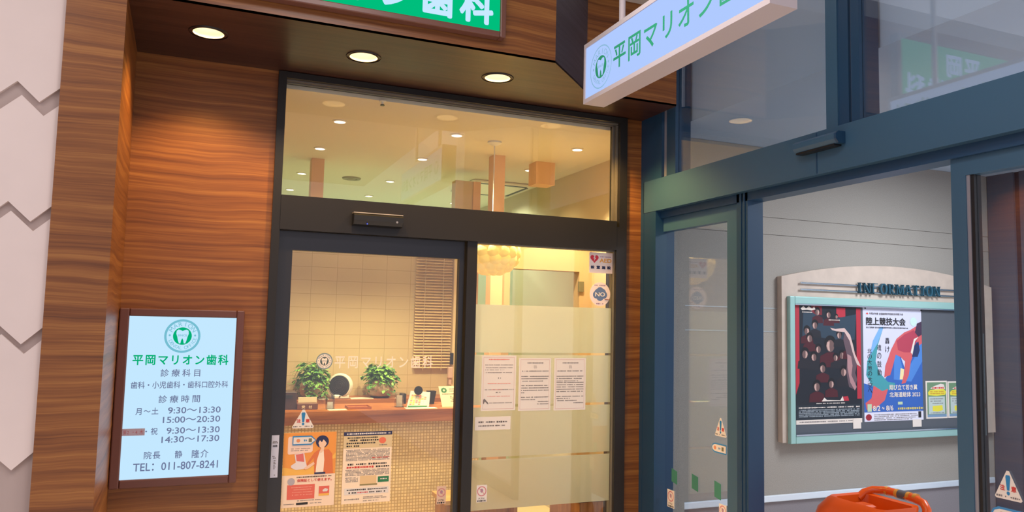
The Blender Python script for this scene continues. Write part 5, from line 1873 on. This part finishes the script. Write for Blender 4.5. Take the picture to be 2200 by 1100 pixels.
xo0, xo1, yo0, yo1 = x0c - .10, x1c + .015, y0c - .015, y1c + .08
rings = [rr_ring(xo0 + .06, xo1 - .06, yo0 + .05, yo1 - .06, .22, .06),
         rr_ring(xo0 - .02, xo1, yo0, yo1, .34, .08),
         rr_ring(xo0 - .02, xo1, yo0, yo1, .56, .09),
         rr_ring(xo0 + .03, xo1, yo0, yo1 - .02, .68, .08),
         rr_ring(x0c - .03, x1c + .012, y0c - .012, y1c + .02, ZT - .012, .05),
         rr_ring(x0c - .01, x1c + .008, y0c - .008, y1c + .008, ZT, .04),
         rr_ring(x0c + .012, x1c - .012, y0c + .012, y1c - .012, ZT - .006, .035),
         rr_ring(x0c + .03, x1c - .03, y0c + .03, y1c - .03, ZT - .16, .03)]
MB().loft(rings).build('tub', M_OR, ct_, True)
MB().cbox(x0c + .05, (x0c + x1c) / 2 + .05, (y0c + y1c) / 2 + .02, y1c - .06, ZT - .16, ZT - .03, .01).build('seat_block', M_OR, ct_)
xh = x1c + .05
hp = []
for q, zq, dx in ((0, -.03, -.10), (.02, .0, -.06), (.08, .015, -.025), (.22, .022, .0), (.45, .022, .003), (.68, .018, .0), (.84, .008, -.008), (.91, -.015, -.02), (.92, -.05, -.03)):
    hp.append((xh + dx, y1c + (y0c - .05 - y1c) * q, ZT + zq))
MB().tube(hp, .021, 14).build('handle', M_OR, ct_, True)
M_BAND = mat('yellowed_tape', (206, 140, 50), 0.35)
for q in (.25, .42, .60, .70):
    i0 = q * (len(hp) - 1)
    yv = y1c + (y0c - .05 - y1c) * q
    zv = ZT + .021
    MB().tube([(xh + .003, yv + .009, zv), (xh + .003, yv - .009, zv)], .0232, 14).build('tape_band', M_BAND, ct_, True)
yv = y1c + (y0c - .05 - y1c) * .51
MB().tube([(xh + .004, yv + .04, ZT + .0215), (xh + .003, yv - .04, ZT + .0205)], .0228, 14).build('grip', mat('grey_grip', (86, 84, 88), 0.5), ct_, True)
MB().flat([(x0c + .20, ZT - .10), (x0c + .30, ZT - .10), (x0c + .30, ZT - .04), (x0c + .20, ZT - .04)], PF(yo0 - .001), 0).build('side_label', M_PAPER, ct_)
for sx in (xo0 + .05, xo1 - .05):
    for sy in (yo0 + .06, yo1 - .06):
        w_ = MB().lathe([(.03, -.018), (.075, -.018), (.085, -.01), (.085, .01), (.075, .018), (.03, .018)], Matrix.Translation((sx, sy, .085)) @ Matrix.Rotation(PI / 2, 4, 'Y'), 22).build('wheel', M_BLACK, ct_, True)
        MB().box(sx - .012, sx + .012, sy - .012, sy + .012, .08, .24).build('wheel_post', M_BLACK, ct_)
